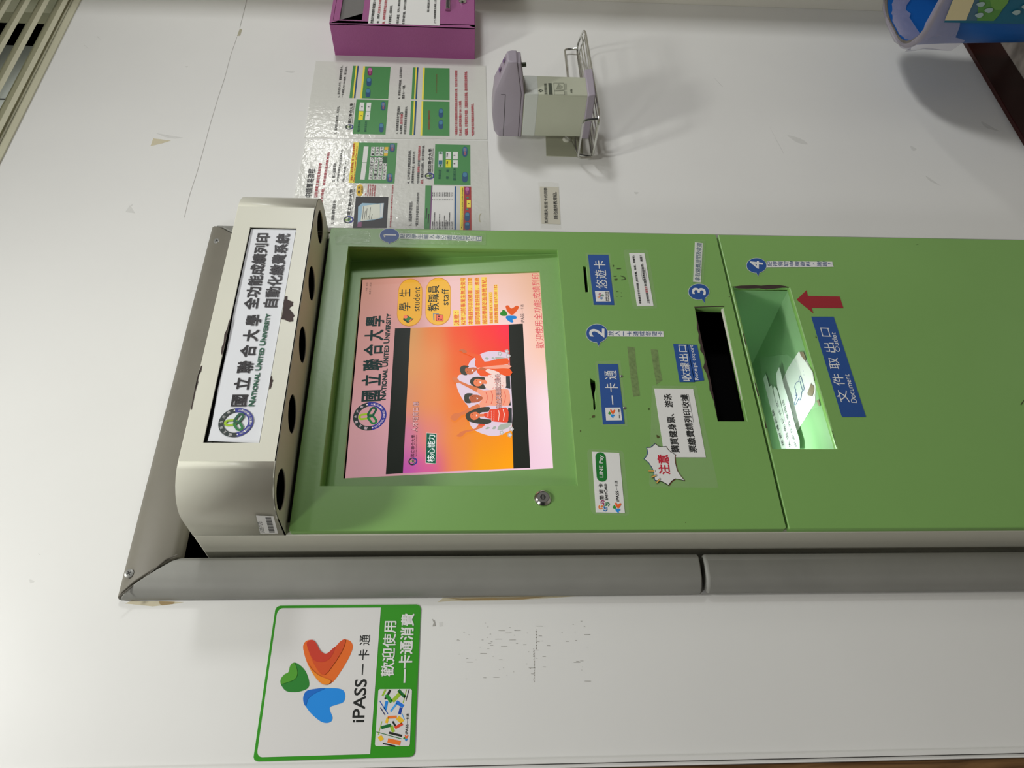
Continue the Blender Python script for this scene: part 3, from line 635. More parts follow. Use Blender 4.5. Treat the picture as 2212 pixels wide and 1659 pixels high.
for i in range(26):
    c = (random.uniform(585, 830), random.uniform(600, 775)); shp([(c[0] + 6 * math.cos(t), c[1] + 6 * math.sin(t)) for t in [i2 * math.pi / 3 for i2 in range(6)]], (225, 110, 100), 1)
shp([(196, 690), (215, 672), (330, 722), (475, 772), (450, 825), (380, 790), (250, 722)], SK); shp([(98, 625), (125, 640), (108, 612), (140, 630), (130, 607), (162, 630), (160, 610), (185, 640), (214, 675), (200, 700), (168, 702), (150, 690), (118, 680), (140, 668), (100, 650), (125, 652)], SK, 1)
shp([(470, 780), (545, 805), (700, 790), (850, 780), (895, 820), (908, 920), (885, 1010), (760, 1020), (620, 1010), (510, 1045), (480, 990), (520, 930), (500, 870), (450, 825)], (250, 160, 130)); shp([(400, 862), (480, 870), (530, 900), (520, 930), (480, 960), (420, 972), (360, 970), (345, 930), (350, 885)], (185, 95, 60)); shp([(276, 920), (280, 865), (320, 842), (380, 845), (398, 858), (345, 890), (345, 925), (375, 972), (320, 980), (285, 965)], HR); shp([(445, 900), (468, 912), (450, 935)], (250, 240, 240), 1)
for q in ([(575, 830), (592, 880), (590, 930), (575, 975)], [(645, 815), (668, 870), (662, 940), (645, 990)], [(830, 820), (845, 880), (835, 950), (810, 1000)]):
    z[0] += .00003; line(b, SCz.l(q), 1.4, SCR, G(225, 90, 70), z[0])
shp([(85, 1180), (110, 1140), (150, 1118), (210, 1112), (300, 1070), (460, 990), (492, 1048), (380, 1095), (235, 1152), (180, 1205), (140, 1222), (95, 1200)], SK)
shp([(293, 1150), (315, 1112), (390, 1075), (490, 1040), (615, 1030), (628, 1060), (600, 1100), (520, 1105), (480, 1140), (500, 1190), (640, 1205), (640, 1250), (560, 1272), (440, 1258), (340, 1230), (305, 1195)], HR); shp([(360, 1130), (400, 1105), (450, 1102), (485, 1130), (550, 1125), (548, 1165), (490, 1165), (450, 1200), (405, 1212), (362, 1180)], (232, 120, 75)); shp([(440, 1135), (462, 1145), (440, 1165)], (250, 240, 240), 1)
shp([(550, 1118), (610, 1110), (630, 1065), (720, 1060), (850, 1038), (885, 1100), (882, 1190), (868, 1245), (760, 1240), (650, 1228), (640, 1195), (560, 1175)], (232, 72, 45))
for q in ([(748, 1078), (758, 1130), (745, 1222)], [(810, 1062), (828, 1130), (815, 1225)], [(605, 1112), (603, 1172)]): z[0] += .00003; line(b, SCz.l(q), 1.5, SCR, G(250, 225, 215), z[0])
for i in range(6): z[0] += .00002; line(b, SCz.l([(655, 1085 + i * 24), (645, 1095 + i * 24), (655, 1105 + i * 24)]), .5, SCR, G(250, 225, 215), z[0]); line(b, SCz.l([(690, 1082 + i * 24), (680, 1092 + i * 24), (690, 1102 + i * 24)]), .5, SCR, G(250, 225, 215), z[0])
shp([(475, 1272), (560, 1274), (545, 1300), (490, 1332), (380, 1365), (300, 1385), (255, 1430), (215, 1445), (165, 1432), (205, 1400), (230, 1375), (330, 1348), (430, 1330)], SK); shp([(478, 1270), (560, 1274), (540, 1290), (475, 1288)], (232, 72, 45))
for c in ((322, 500), (322, 545), (445, 670), (440, 705), (392, 888), (382, 940), (392, 1135), (395, 1175)): shp([(c[0] + 6 * math.cos(t), c[1] + 5 * math.sin(t)) for t in [i * math.pi / 3 for i in range(6)]], (50, 30, 25), 1)
b.build('picture_figures', screen, fix=False)

# lock
lc = at(1172.5, 1076, PANEL); b = MB()
def disc(c, prof, m, n=32):
    return [[c + Vector((math.cos(a) * r, d, math.sin(a) * r)) for a in [2 * math.pi * k / n for k in range(n)]] for r, d in prof]
b.loft(disc(lc, ((.0138, 0), (.0138, -.0012), (.0132, -.0020), (.0100, -.0048), (.0094, -.0048), (.0092, -.0035)), CHROME), CHROME); lock = b.build('door_lock', kiosk, smooth=True)
b = MB(); b.loft(disc(lc, ((.0092, -.002), (.0092, -.0042), (.0046, -.0042), (.0044, -.003)), STEEL), STEEL); b.build('lock_core', lock, smooth=True)
b = MB(); b.loft(disc(lc, ((.0044, -.0025), (.0044, -.0034)), BLACK, 20), BLACK); b.box(lc.x - .0035, lc.x + .0035, lc.y - .0038, lc.y - .0034, lc.z - .0010, lc.z + .0008, STEEL); b.build('keyhole', lock)
# receipt opening: dark well behind, pale ledge along its lower edge
b = MB(); q = [at(*p, PANEL) for p in [(1615, 909.5), (1563, 666.5), (1570, 666.5), (1623, 909.5)]]
b.box(.2705, .5205, YP + .001, YP + .006, .9845, .9925, CREAM); b.build('receipt_ledge', kiosk, bevel=.0006)
b = MB(); b.box(.255, .535, YP + .075, YP + .077, .970, 1.065, BLACK); b.box(.255, .535, YP + .0125, YP + .075, .968, .970, BLACK); b.box(.255, .535, YP + .0125, YP + .075, 1.065, 1.067, BLACK)
b.box(.253, .255, YP + .0125, YP + .077, .968, 1.067, BLACK); b.box(.535, .537, YP + .0125, YP + .077, .968, 1.067, BLACK); b.build('receipt_well', kiosk)
b = MB()
flat(b, Z4.l([(1268, 735), (1285, 850), (1284, 905), (1300, 960), (1298, 1010), (1315, 1050), (1312, 1090), (1345, 1140), (1350, 1200), (1338, 1240), (1365, 1290), (1390, 1380), (1392, 1430), (1418, 1500), (1440, 1560), (1455, 1640), (1460, 1658), (1400, 1345), (1330, 1030)]), PANEL, PEEL, .0006)
flat(b, Z6.l([(135, 398), (200, 389), (300, 386), (345, 390), (400, 384), (480, 386), (520, 393), (552, 403), (500, 404), (440, 412), (380, 418), (330, 409), (240, 412), (180, 410)]), PANEL, PEEL, .0006)
flat(b, Z4.l([(1262, 722), (1400, 718), (1520, 716), (1515, 722), (1400, 725), (1265, 731)]), PANEL, PEEL, .0006)
for p in ([(735, 745), (745, 765), (735, 762)], [(218, 730), (240, 820), (235, 822), (214, 735)], [(852, 1430), (886, 1545), (889, 1545), (856, 1430)], [(118, 462), (122, 470), (116, 470)], [(300, 1080), (330, 1180), (322, 1182), (298, 1090)], [(375, 1360), (385, 1410), (378, 1412), (370, 1365)]): flat(b, Z6.l(p), PANEL, PEEL, .0006)
for p in ([(1556, 634), (1562, 634), (1562, 640), (1556, 640)], [(1676, 1134), (1682, 1134), (1682, 1139)], [(872, 1590), (880, 1590), (879, 1600), (871, 1600)], [(565, 360), (578, 372), (572, 385), (568, 370)], [(600, 395), (636, 392), (636, 400), (602, 402)], [(572, 460), (600, 458), (596, 464), (575, 466)], [(580, 484), (606, 482), (604, 496), (582, 497)], [(632, 455), (672, 470), (680, 490), (640, 495), (640, 490), (668, 486), (665, 472), (634, 462)], [(596, 590), (618, 592), (600, 596)], [(636, 600), (648, 603), (640, 606)], [(598, 633), (612, 634), (600, 637)], [(632, 635), (648, 634), (640, 638)]): flat(b, Z4.l(p), PANEL, inkm(70, 85, 45, 1.0), .0006)
for p in ([(425, 262), (431, 262), (430, 276), (426, 276)], [(1048, 300), (1062, 305), (1075, 318), (1058, 328), (1050, 318)], [(1023, 254), (1028, 254), (1026, 258)], [(980, 86), (994, 86), (992, 96), (982, 96)], [(522, 145), (545, 138), (545, 158), (520, 160)], [(1280, 1013), (1287, 1013), (1284, 1019)], [(500, 168), (515, 165), (505, 172)]): flat(b, Z5.l(p), PANEL, inkm(80, 75, 30, 1.0), .0006)
for p in ([(188, 30), (198, 26), (194, 32)],): flat(b, ZD.l([(988, 98), (1012, 90), (1000, 96)]), PANEL, inkm(60, 80, 35, 1.0), .0006); flat(b, ZD.l([(1738, 1240), (1765, 1205), (1765, 1215), (1745, 1245)]), PANEL, inkm(60, 80, 35, 1.0), .0006)
tag(b.build('chipped_paint', kiosk, fix=False), kind='stuff')
RS = mat('old_glue_residue', (.27, .37, .14, 1), .6, alpha=.6, noise=.35, nscale=160)
b = MB(); flat(b, Z4.l([(690, 1060), (755, 1070), (765, 1200), (800, 1480), (740, 1490), (712, 1280)]), PANEL, RS, .0003); b.build('glue_residue', kiosk, fix=False); b = MB(); flat(b, Z4.l([(890, 1082), (952, 1090), (965, 1220), (990, 1350), (940, 1385), (915, 1250)]), PANEL, RS, .0003)
b.build('glue_residue', kiosk, fix=False)

# outlet tray behind the lower door, with its lamp, the notes lying in it and torn tape
b = MB(); ty = .30; zf = dz0; zb = dz0 - .008
f4 = [(dx0, YP + .008, zf), (dx1, YP + .008, zf), (dx1, ty, zb), (dx0, ty, zb)]; c4 = [(dx0, YP + .011, .961), (dx1, YP + .011, .961), (dx1, ty, .961), (dx0, ty, .961)]
b.face(f4, GREENIN); b.face(c4, GREENIN)
for i, j in ((1, 2), (2, 3), (3, 0)): b.face([f4[i], f4[j], c4[j], c4[i]], GREENIN)
tray = b.build('outlet_tray', kiosk)
LED = mat('tray_lamp_glow', (.8, .9, .85, 1), .5, emit=(.85, 1.0, .92, 1), estr=9)
b = MB(); b.box(.24, .36, .015, .030, .9585, .9605, LED); b.build('tray_lamp', kiosk)
area('tray_lamp_light', (.30, .022, .957), (.30, .01, .5), .10, .014, .30, (.86, 1.0, .93)).parent = kiosk
def floor_pl(h): return (Vector((0, YP, dz0 + h)), Vector((0, .008 / (.30 - YP), 1)).normalized())
FL = floor_pl(.0009)
ZT = Zm(1640, 760, .13262)
b = MB(); NP = mat('note_paper', (.82, .84, .80, 1), .35)
flat(b, ZT.l([(640, 0), (660, 0), (760, 130), (870, 330), (915, 560), (910, 830), (620, 1290), (480, 760), (370, 480), (470, 260)]), FL, NP, .0, .0004); n1 = b.build('paper_note', kiosk); n1['label'] = 'white note with a drawn blue pointing hand'
b = MB(); HP = [(675, 385), (655, 440), (648, 485), (612, 498), (588, 540), (582, 590), (600, 610), (592, 650), (610, 680), (600, 720), (625, 700), (610, 740), (578, 830), (582, 865), (600, 862), (655, 745), (650, 775), (672, 790), (690, 720), (695, 660), (708, 640), (722, 640), (738, 600), (700, 450), (675, 385)]
line(b, ZT.l(HP), .95, floor_pl(.0009), inkm(40, 75, 140, 1.2), .0006)
line(b, ZT.l([(668, 480), (700, 600), (715, 640)]), .95, floor_pl(.0009), inkm(40, 75, 140, 1.2), .0006)
for i in range(5): line(b, ZT.l([(715 + i * 14, 270 + i * 62), (732 + i * 14, 268 + i * 62), (738 + i * 14, 318 + i * 62), (722 + i * 14, 322 + i * 62), (718 + i * 14, 290 + i * 62)]), .7, floor_pl(.0009), inkm(40, 75, 140, 1.2), .0006)
b.build('drawing', n1, fix=False)
strips = [([(65, 440), (100, 360), (125, 420), (158, 570), (200, 545), (235, 700), (330, 1100), (435, 1575), (362, 1578), (235, 1100), (130, 700)], .004), ([(228, 600), (245, 560), (290, 620), (330, 780), (420, 1120), (540, 1578), (440, 1578), (330, 1100)], .007), ([(275, 360), (322, 250), (345, 330), (400, 560), (470, 760), (560, 1120), (655, 1440), (658, 1578), (545, 1578), (420, 1100), (330, 700), (290, 560)], .010)]
for i, (p, h) in enumerate(strips):
    b = MB(); flat(b, ZT.l(p), floor_pl(h), NP, 0, .0006); n = b.build('paper_note', kiosk); n['label'] = 'folded strip with handwriting'
    b = MB(); a0, a1 = [((235, 930), (420, 1540)), ((300, 790), (535, 1560)), ((400, 770), (625, 1560))][i]
    s = ['請記得取走', '文件以免遺失', '請同學取件謝謝'][i]; k = len(s) * 2
    for j, ch in enumerate(s):
        u0 = j / len(s); u1 = (j + .8) / len(s); px = lambda u, d=0: (a0[0] + (a1[0] - a0[0]) * u + d, a0[1] + (a1[1] - a0[1]) * u)
        text(b, ch, ZT(*px(u1, 0)), ZT(*px(u0, 0)), ZT(*px(u1, -38)), floor_pl(h), inkm(55, 58, 62, 1.2), .0006)
    b.build('lettering', n, fix=False)
b = MB(); BT = mat('brown_parcel_tape', (.28, .22, .15, 1), .3)
flat(b, ZT.l([(665, 0), (730, 0), (770, 110), (760, 150), (690, 60)]), FL, BT, .0012); b.build('brown_tape', kiosk, fix=False); b = MB(); flat(b, ZT.l([(795, 660), (850, 520), (900, 560), (900, 640), (870, 725), (800, 705)]), FL, BT, .0012); b.build('brown_tape', kiosk, fix=False); b = MB()
flat(b, ZT.l([(940, 800), (975, 770), (1000, 870), (985, 890)]), FL, BT, .0008); b.build('brown_tape', kiosk, fix=False)
b = MB(); flat(b, ZT.l([(690, 60), (760, 150), (880, 330), (905, 480), (860, 500), (800, 660), (735, 330)]), FL, NP, .0016, .001)
flat(b, ZT.l([(870, 730), (895, 770), (905, 690), (880, 720)]), FL, NP, .0014); n = b.build('paper_note', kiosk); n['label'] = 'crumpled white paper scrap'
b = MB(); flat(b, ZT.l([(100, 100), (560, 40), (700, 160), (900, 560), (1080, 900), (880, 960), (600, 1290), (200, 800)]), FL, mat('glossy_tape_film', (.8, .9, .85, 1), .06, alpha=.07, bump=.8, bscale=55), .0125); b.build('tape_film', kiosk, fix=False)

# ---------------------------------------------------------------- stickers on the machine
def sticker(name, label, quads, pl=PANEL, off=.0004, thick=.0004):
    b = MB()
    for pts, m in quads: flat(b, pts, pl, m, off, thick)
    o = b.build(name, kiosk); o['label'] = label; return o
def film(pts, parent=None, off=.0002):
    b = MB(); flat(b, pts, PANEL, FILM, off); o = b.build('clear_film', parent or kiosk, fix=False); return o
# 1 - 4: round blue speech-bubble numbers with a strip of small characters
def bubble(num, c, rx, ry, tail, nb, strip, chars, label, horiz=None):
    pts = []
    for k in range(40):
        a = 2 * math.pi * k / 40; pts.append((c[0] + rx * math.cos(a), c[1] + ry * math.sin(a)))
    j = min(range(40), key=lambda k: (pts[k][0] - tail[0]) ** 2 + (pts[k][1] - tail[1]) ** 2)
    pts[j] = tail
    big = [(c[0] + (p[0] - c[0]) * 1.07, c[1] + (p[1] - c[1]) * 1.08) for p in pts]
    s = sticker('number_sticker', label, [(pts, BLUE)], off=.0008)
    b = MB(); flat(b, big, PANEL, mat('sticker_rim', (.52, .60, .50, 1), .3), .0005); b.build('sticker_rim', s, fix=False)
    b = MB()
    if num == '1': line(b, [(831.5, 513.5), (829.3, 508.1), (856, 508.8)], 2.6, PANEL, WHITE, .0012)
    else: text(b, num, *nb, PANEL, WHITE, .0012, .035)
    b.build('lettering', s, fix=False)
    st = sticker('caption_strip', 'white strip of small blue characters', [(strip, WHITE)], off=.0006)
    b = MB()
    if horiz: text(b, chars, *horiz, PANEL, inkm(40, 70, 120, 1.2), .0009)
    else:
        p0 = tuple((strip[0][i] + strip[3][i]) / 2 for i in (0, 1)); p1 = tuple((strip[1][i] + strip[2][i]) / 2 for i in (0, 1)); h = abs(strip[3][1] - strip[0][1]) * .40
        vtext(b, chars, p0, p1, h, PANEL, inkm(40, 70, 120, 1.2), .0009)
    b.build('lettering', st, fix=False)
bubble('1', (841.5, 509), 20.5, 14.5, (840.5, 527.5), ((856, 515), (856, 506), (828, 515)), [(863, 504), (1041, 510.6), (1040.4, 521.6), (863, 516)], '點選學生輸入身分證及西元生日', 'blue speech-bubble sticker numbered 1')
bubble('2', (1289.4, 720.5), 22.8, 19.3, (1293, 747.5), ((1305, 729.5), (1305, 711.5), (1273, 729.5)), [(1313, 715), (1432.7, 716), (1433.7, 728), (1313, 727)], '放入一卡通或悠遊卡', 'blue speech-bubble sticker numbered 2')
bubble('3', (1509.3, 630.6), 21.8, 16.5, (1522, 655), ((1524, 638.5), (1524, 624.5), (1495, 639)), [(1501, 523.5), (1518, 525.6), (1513.7, 610.4), (1497, 609)], '拿取繳費證明及收據', 'blue speech-bubble sticker numbered 3', ((1512, 608), (1516, 526), (1500, 608)))
bubble('4', (1634, 574), 21, 15.6, (1637.3, 597), ((1647, 582), (1647, 566.5), (1620, 582)), [(1656, 564.8), (1797.6, 565.7), (1800.6, 576.8), (1656, 577.7)], '記得領取申請資料，謝謝！', 'blue speech-bubble sticker numbered 4')
WF = mat('wrinkled_clear_tape', (.45, .60, .36, 1), .10, alpha=.16, bump=1.0, bscale=110, spec=.8)
for pts in ([(722, 497), (800, 499), (802, 528), (726, 527)], [(862, 499), (1050, 505), (1049, 530), (864, 528)], [(1500, 519), (1524, 521), (1519, 612), (1493, 611)]):
    b = MB(); flat(b, pts, PANEL, WF, .0016); b.build('clear_tape', kiosk, fix=False)
# transit-card stickers
film([(1264.8, 546.3), (1318, 546.3), (1331.4, 661), (1280, 660.3)])
s = sticker('card_sticker', 'blue transit-card sticker under the narrow slot', [([(1269.9, 550.4), (1314, 550.9), (1326.8, 659), (1282.5, 658.5)], BLUE), ], off=.0006)
b = MB(); flat(b, [(1285, 629.4), (1316, 629.4), (1319, 652), (1287.6, 652)], PANEL, WHITE, .0009); text(b, '悠遊卡', (1313, 624.5), (1306.5, 563.5), (1287.6, 624.5), PANEL, WHITE, .0010)
text(b, '悠遊卡公司', Z4(522, 676), Z4(516, 597), Z4(507, 676), PANEL, K, .0012, .03); text(b, 'EasyCard Corp', Z4(538, 676), Z4(532, 597), Z4(525, 676), PANEL, K, .0012, .03); swirl(b, Z4(463, 635), 11, PANEL, .0012); b.build('lettering', s, fix=False)
film([(1286, 781), (1340, 778.5), (1356, 921), (1299, 919)])
s = sticker('card_sticker', 'blue transit-card sticker with a white logo box, under the broken slot', [([(1291.4, 786.3), (1334.4, 786.8), (1349, 915.7), (1302.3, 917)], BLUE)], off=.0006)
b = MB(); flat(b, [(1307, 881.2), (1340.2, 880.7), (1343.7, 908.5), (1309.2, 909)], PANEL, WHITE, .0009); text(b, '一 卡 通', (1338, 875), (1331.5, 801.5), (1310, 875), PANEL, WHITE, .0010)
ipass(b, Z5(715, 165), Z5(712, 95), Z5(655, 165), PANEL, .0011); text(b, 'iPASS 一卡通', Z5(752, 166), Z5(746, 96), Z5(741, 166), PANEL, K, .0012, .03); b.build('lettering', s, fix=False)
b = MB(); b.loft(disc(at(*Z4(640, 1315), PANEL), ((.0028, 0), (.0026, -.0008), (.0018, -.0012)), STEEL, 14), STEEL); b.build('rivet', kiosk, smooth=True)
b = MB(); b.loft(disc(at(*Z4(668, 1587), PANEL), ((.0028, 0), (.0026, -.0008), (.0018, -.0012)), STEEL, 14), STEEL); b.build('rivet', kiosk, smooth=True)
# notice under the first card sticker
film(rquad(Z4(740, 742), Z4(655, 235), Z4(868, 237), Z4(950, 737), .05, .09))
s = sticker('notice_sticker', 'small white notice slip below the blue card sticker', [([(1358.7, 547), (1392, 547), (1411.6, 661), (1376, 661.5)], PAPER)], off=.0006)
b = MB(); segs(b, [('本機器若有任何問題 (例如當機、缺紙、收據等)，', K)], Z4(815, 700), Z4(752, 280), Z4(793, 700), PANEL, .0009, .02)
segs(b, [('上班時間請', K), ('直接至', RED), ('對面 ', K), ('進修教育組', K), (' 詢問，謝謝！', K)], Z4(884, 697), Z4(815, 285), Z4(862, 697), PANEL, .0009, .02)
line(b, Z4.l([(822, 500), (858, 498), (842, 394), (806, 396), (822, 500)]), .5, PANEL, K, .0009); b.build('lettering', s, fix=False)
# receipt label
s = sticker('receipt_label', 'blue sticker above the receipt opening', [([(1454, 743.3), (1485, 744.5), (1501, 825.6), (1468, 825.6)], BLUE), ([(1484, 744.5), (1505.3, 745.3), (1521, 822), (1499.5, 825)], BLUE)], off=.0007)
b = MB(); text(b, '收據出口', (1494, 824), (1482.5, 746), (1474, 824), PANEL, WHITE, .0009, .008); text(b, 'Receipt export', (1512, 821.7), (1499, 746), (1501, 821.7), PANEL, WHITE, .0009); b.build('lettering', s, fix=False)
# payment sign
ZE, ZA = Zm(1260, 960, .09646), Zm(1380, 830, .13867)
film(rquad(ZE(170, 1560), ZE(80, 100), ZE(905, 140), ZE(1040, 1610), .08, .1))
s = sticker('payment_sticker', 'white sticker with three payment marks', [(ZE.l([(190, 165), (805, 195), (930, 1540), (280, 1525)]), PAPER)], off=.0006)
b = MB(); LG = inkm(0, 105, 30, 1.3)
flat(b, rquad(ZE(305, 838), ZE(262, 178), ZE(495, 183), ZE(543, 840), .17, .48), PANEL, LG, .0008); text(b, 'LINE Pay', ZE(472, 750), ZE(458, 255), ZE(362, 750), PANEL, WHITE, .0010, .02)
text(b, '悠 遊 卡', ZE(455, 1245), ZE(435, 885), ZE(357, 1245), PANEL, K, .0010, .015); text(b, 'EasyCard', ZE(548, 1248), ZE(520, 888), ZE(480, 1248), PANEL, K, .0010, .03, True)
swirl(b, ZE(460, 1378), 20, PANEL, .0010); ipass(b, ZE(850, 1540), ZE(848, 1315), ZE(652, 1540), PANEL, .0010); text(b, 'iPASS', ZE(800, 1278), ZE(785, 1050), ZE(735, 1278), PANEL, K, .0010, .03); text(b, '一卡通', ZE(783, 1035), ZE(765, 818), ZE(712, 1035), PANEL, K, .0010)
b.build('lettering', s, fix=False)
# attention notice
film(ZA.l([(205, 20), (895, 30), (1238, 1600), (1220, 1615), (190, 1608), (160, 1560)]))
s = sticker('notice_sticker', 'white paper notice with a comic burst over its corner', [(ZA.l([(237, 70), (845, 78), (1043, 1142), (400, 1140)]), PAPER)], off=.0006)
b = MB(); text(b, '購買健身票、 游泳', ZA(635, 1065), ZA(500, 155), ZA(510, 1065), PANEL, K, .0009, .022); text(b, '票繳費請列印收據', ZA(906, 1065), ZA(757, 165), ZA(786, 1065), PANEL, K, .0009, .022); line(b, ZA.l([(851, 605), (769, 160)]), .6, PANEL, K, .0009); b.build('lettering', s, fix=False)
BU = [(250, 925), (300, 965), (345, 975), (425, 968), (450, 1010), (500, 1060), (575, 1100), (562, 1150), (570, 1230), (600, 1350), (650, 1430), (715, 1510), (640, 1490), (570, 1480), (510, 1520), (465, 1585), (425, 1560), (350, 1520), (250, 1505), (240, 1440), (232, 1370), (200, 1300), (150, 1225), (80, 1165), (120, 1120), (138, 1060), (120, 990), (180, 985), (220, 955)]
sc_ = lambda k: [(330 + (x - 330) * k, 1270 + (y - 1270) * k) for x, y in BU]
s = sticker('burst_sticker', 'white comic burst reading attention in red', [(ZA.l(sc_(1.0)), K)], off=.0010)
b = MB(); flat(b, ZA.l([(x + 7, y + 2) for x, y in BU[:17]] + [(330, 1270)]), PANEL, inkm(150, 80, 50, 1.2), .0007); flat(b, ZA.l([(x - 8, y - 2) for x, y in BU[17:]] + [(250, 920), (330, 1270)]), PANEL, inkm(70, 110, 150, 1.2), .0007)
flat(b, ZA.l(sc_(.965)), PANEL, PAPER, .0013); text(b, '注意', ZA(487, 1410), ZA(452, 1108), ZA(315, 1410), PANEL, inkm(180, 20, 45, 1.3), .0015, .03)
for a, c in (((148, 1355), (245, 1358)), ((192, 1455), (268, 1425)), ((272, 1545), (325, 1485))):
    line(b, [ZA(*a), ZA(*c)], 4.2, PANEL, K, .0015); line(b, [ZA(*a), ZA(*c)], 2.8, PANEL, inkm(205, 160, 80, 1.2), .0017); flat(b, ell(*ZA(*c), 2.0, 2.6, 10), PANEL, K, .0016); flat(b, ell(*ZA(*c), 1.3, 1.8, 10), PANEL, PAPER, .0018)
b.build('lettering', s, fix=False)
# arrow and outlet label on the lower door
sticker('arrow_sticker', 'red arrow pointing up to the outlet', [(ZD.l([(135, 490), (205, 422), (215, 463), (443, 467), (470, 550), (242, 548), (255, 587)]), inkm(140, 28, 38, 1.3))], off=.0006)
s = sticker('outlet_label', 'long blue sticker below the document outlet', [(ZD.l([(240, 612), (400, 612), (632, 1330), (465, 1330), (456, 1320)]), inkm(24, 66, 128, 1.35))], off=.0006)
b = MB(); text(b, '文 件 取 出 口', ZD(517, 1228), ZD(369, 693), ZD(437, 1228), PANEL, WHITE, .0009); text(b, 'Document', ZD(568, 1230), ZD(510, 1025), ZD(528, 1230), PANEL, WHITE, .0009); text(b, 'Outlet', ZD(450, 865), ZD(411, 725), ZD(414, 865), PANEL, WHITE, .0009); b.build('lettering', s, fix=False)

# ================================================================ things on the wall
def wallthing(name, label, cat, quads, off=.0012, thick=.0011, group=None):
    b = MB()
    for pts, m in quads: flat(b, pts, WALL, m, off, thick)
    return tag(b.build(name), label, cat, group)
# green and white card sign
GS = mat('sign_green', rgb(48, 135, 28, 1.3), .35); SW = mat('sign_white', (.74, .73, .71, 1), .4)
s = wallthing('wall_sign', 'white and green transit-card sign left of the grey padded frame', 'sign', [(rquad(ZK(30, 1597), ZK(252, 85), ZK(1660, 72), ZK(1597, 1550), .028, .03, 2), GS)])
b = MB(); flat(b, rquad(ZK(66, 1557), ZK(270, 110), ZK(1272, 104), ZK(1168, 1525), .045, .05)[:12] + [ZK(1168, 1525), ZK(1272, 104)], WALL, SW, .0015)
o = b.build('white_field', s, fix=False)
b = MB()
flat(b, rquad(ZK(1213, 1448), ZK(1248, 895), ZK(1574, 893), ZK(1552, 1448), .035, .06), WALL, SW, .0015)
C = inkm
OL, DG, LB, OG, YE = C(140, 175, 40), C(10, 95, 35), C(60, 150, 220), C(225, 110, 35), C(240, 175, 30)
for a, c, wd, m in (((1318, 898), (1286, 962), 18, OL), ((1362, 903), (1340, 948), 22, K), ((1310, 978), (1322, 992), 16, K), ((1322, 948), (1376, 1022), 36, C(30, 130, 35)), ((1458, 935), (1385, 1015), 36, OL), ((1442, 905), (1508, 975), 30, DG), ((1520, 898), (1487, 1030), 8, OL), ((1546, 895), (1513, 1012), 8, K),
                    ((1330, 1012), (1312, 1095), 28, C(30, 125, 205)), ((1260, 1010), (1340, 1135), 8, C(15, 75, 160)), ((1268, 1075), (1312, 1147), 8, C(35, 35, 80)), ((1425, 1035), (1365, 1112), 18, LB), ((1422, 1018), (1490, 1065), 34, C(20, 105, 200)), ((1468, 1075), (1452, 1138), 28, C(15, 60, 150)), ((1475, 1130), (1500, 1192), 7, LB),
                    ((1338, 1168), (1425, 1165), 26, OG), ((1340, 1170), (1324, 1225), 26, YE), ((1432, 1170), (1482, 1215), 46, YE), ((1386, 1208), (1412, 1252), 18, K), ((1408, 1272), (1482, 1230), 28, C(205, 60, 30)), ((1275, 1270), (1372, 1243), 30, DG), ((1372, 1250), (1395, 1312), 32, OL), ((1282, 1208), (1246, 1338), 7, OL), ((1228, 1310), (1472, 1378), 7, DG), ((1350, 1318), (1478, 1350), 22, K), ((1258, 1352), (1285, 1392), 42, YE), ((1338, 1393), (1462, 1420), 44, OG), ((1290, 1422), (1410, 1448), 14, K)):
    line(b, [ZK(*a), ZK(*c)], wd * .2225, WALL, m, .0017)
ipass(b, ZK(1537, 1400), ZK(1537, 1340), ZK(1488, 1400), WALL, .0019); text(b, 'iPASS', ZK(1532, 1332), ZK(1537, 1237), ZK(1507, 1332), WALL, K, .0019, .02); text(b, '一卡通', ZK(1540, 1230), ZK(1543, 1132), ZK(1515, 1230), WALL, K, .0019, .01)
b.build('card_picture', s, fix=False)
b = MB(); ipass(b, ZK(1000, 1205), ZK(1000, 390), ZK(278, 1205), WALL, .0017, full=True); b.build('emblem', s, fix=False)
b = MB(); text(b, 'iPASS', ZK(1108, 1215), ZK(1136, 800), ZK(992, 1215), WALL, K, .0017, .022); text(b, '一 卡 通', ZK(1145, 755), ZK(1170, 368), ZK(1040, 755), WALL, K, .0017, .006)
text(b, '歡迎使用', ZK(1397, 770), ZK(1424, 237), ZK(1272, 770), WALL, WHITE, .0017, .02); text(b, '一卡通消費', ZK(1564, 832), ZK(1595, 165), ZK(1438, 832), WALL, WHITE, .0017, .03); b.build('lettering', s, fix=False)

# two laminated instruction sheets
P1, P2, P3, P4, PZ4 = Zm(630, 290, .13261), Zm(850, 290, .13258), Zm(630, 120, .11452), Zm(850, 120, .1145), Zm(630, 290, .19439)
GP = inkm(62, 128, 68, 1.25); YP_ = inkm(228, 210, 70, 1.2); BP = inkm(20, 70, 110, 1.2); TB = inkm(60, 120, 150, 1.2); PU = inkm(120, 20, 90, 1.2); RD2 = inkm(170, 50, 65, 1.3); KD = inkm(40, 40, 42, 1.2); RB = inkm(150, 45, 40, 1.25)
pa = wallthing('instruction_sheet', 'laminated instruction sheet next to the kiosk, its left part behind the cream header', 'poster', [([(632, 440), (661.5, 301.5), (1053, 305), (1059, 512), (700, 512), (632, 512)], LAMI)])
pb = wallthing('instruction_sheet', 'laminated instruction sheet between its twin and the pink letter box', 'poster', [([(657, 298), (682.5, 133), (1049, 143), (1052.5, 302)], LAMI)])
b = MB(); b2 = MB(); O = .0014
def T(mb, z_, s, a, c, d, m=KD, bold=.012, o=.0017): text(mb, s, z_(*a), z_(*c), z_(*d), WALL, m, o, bold)
def Q(mb, z_, pts, m, o=.0014): flat(mb, z_.l(pts), WALL, m, o)
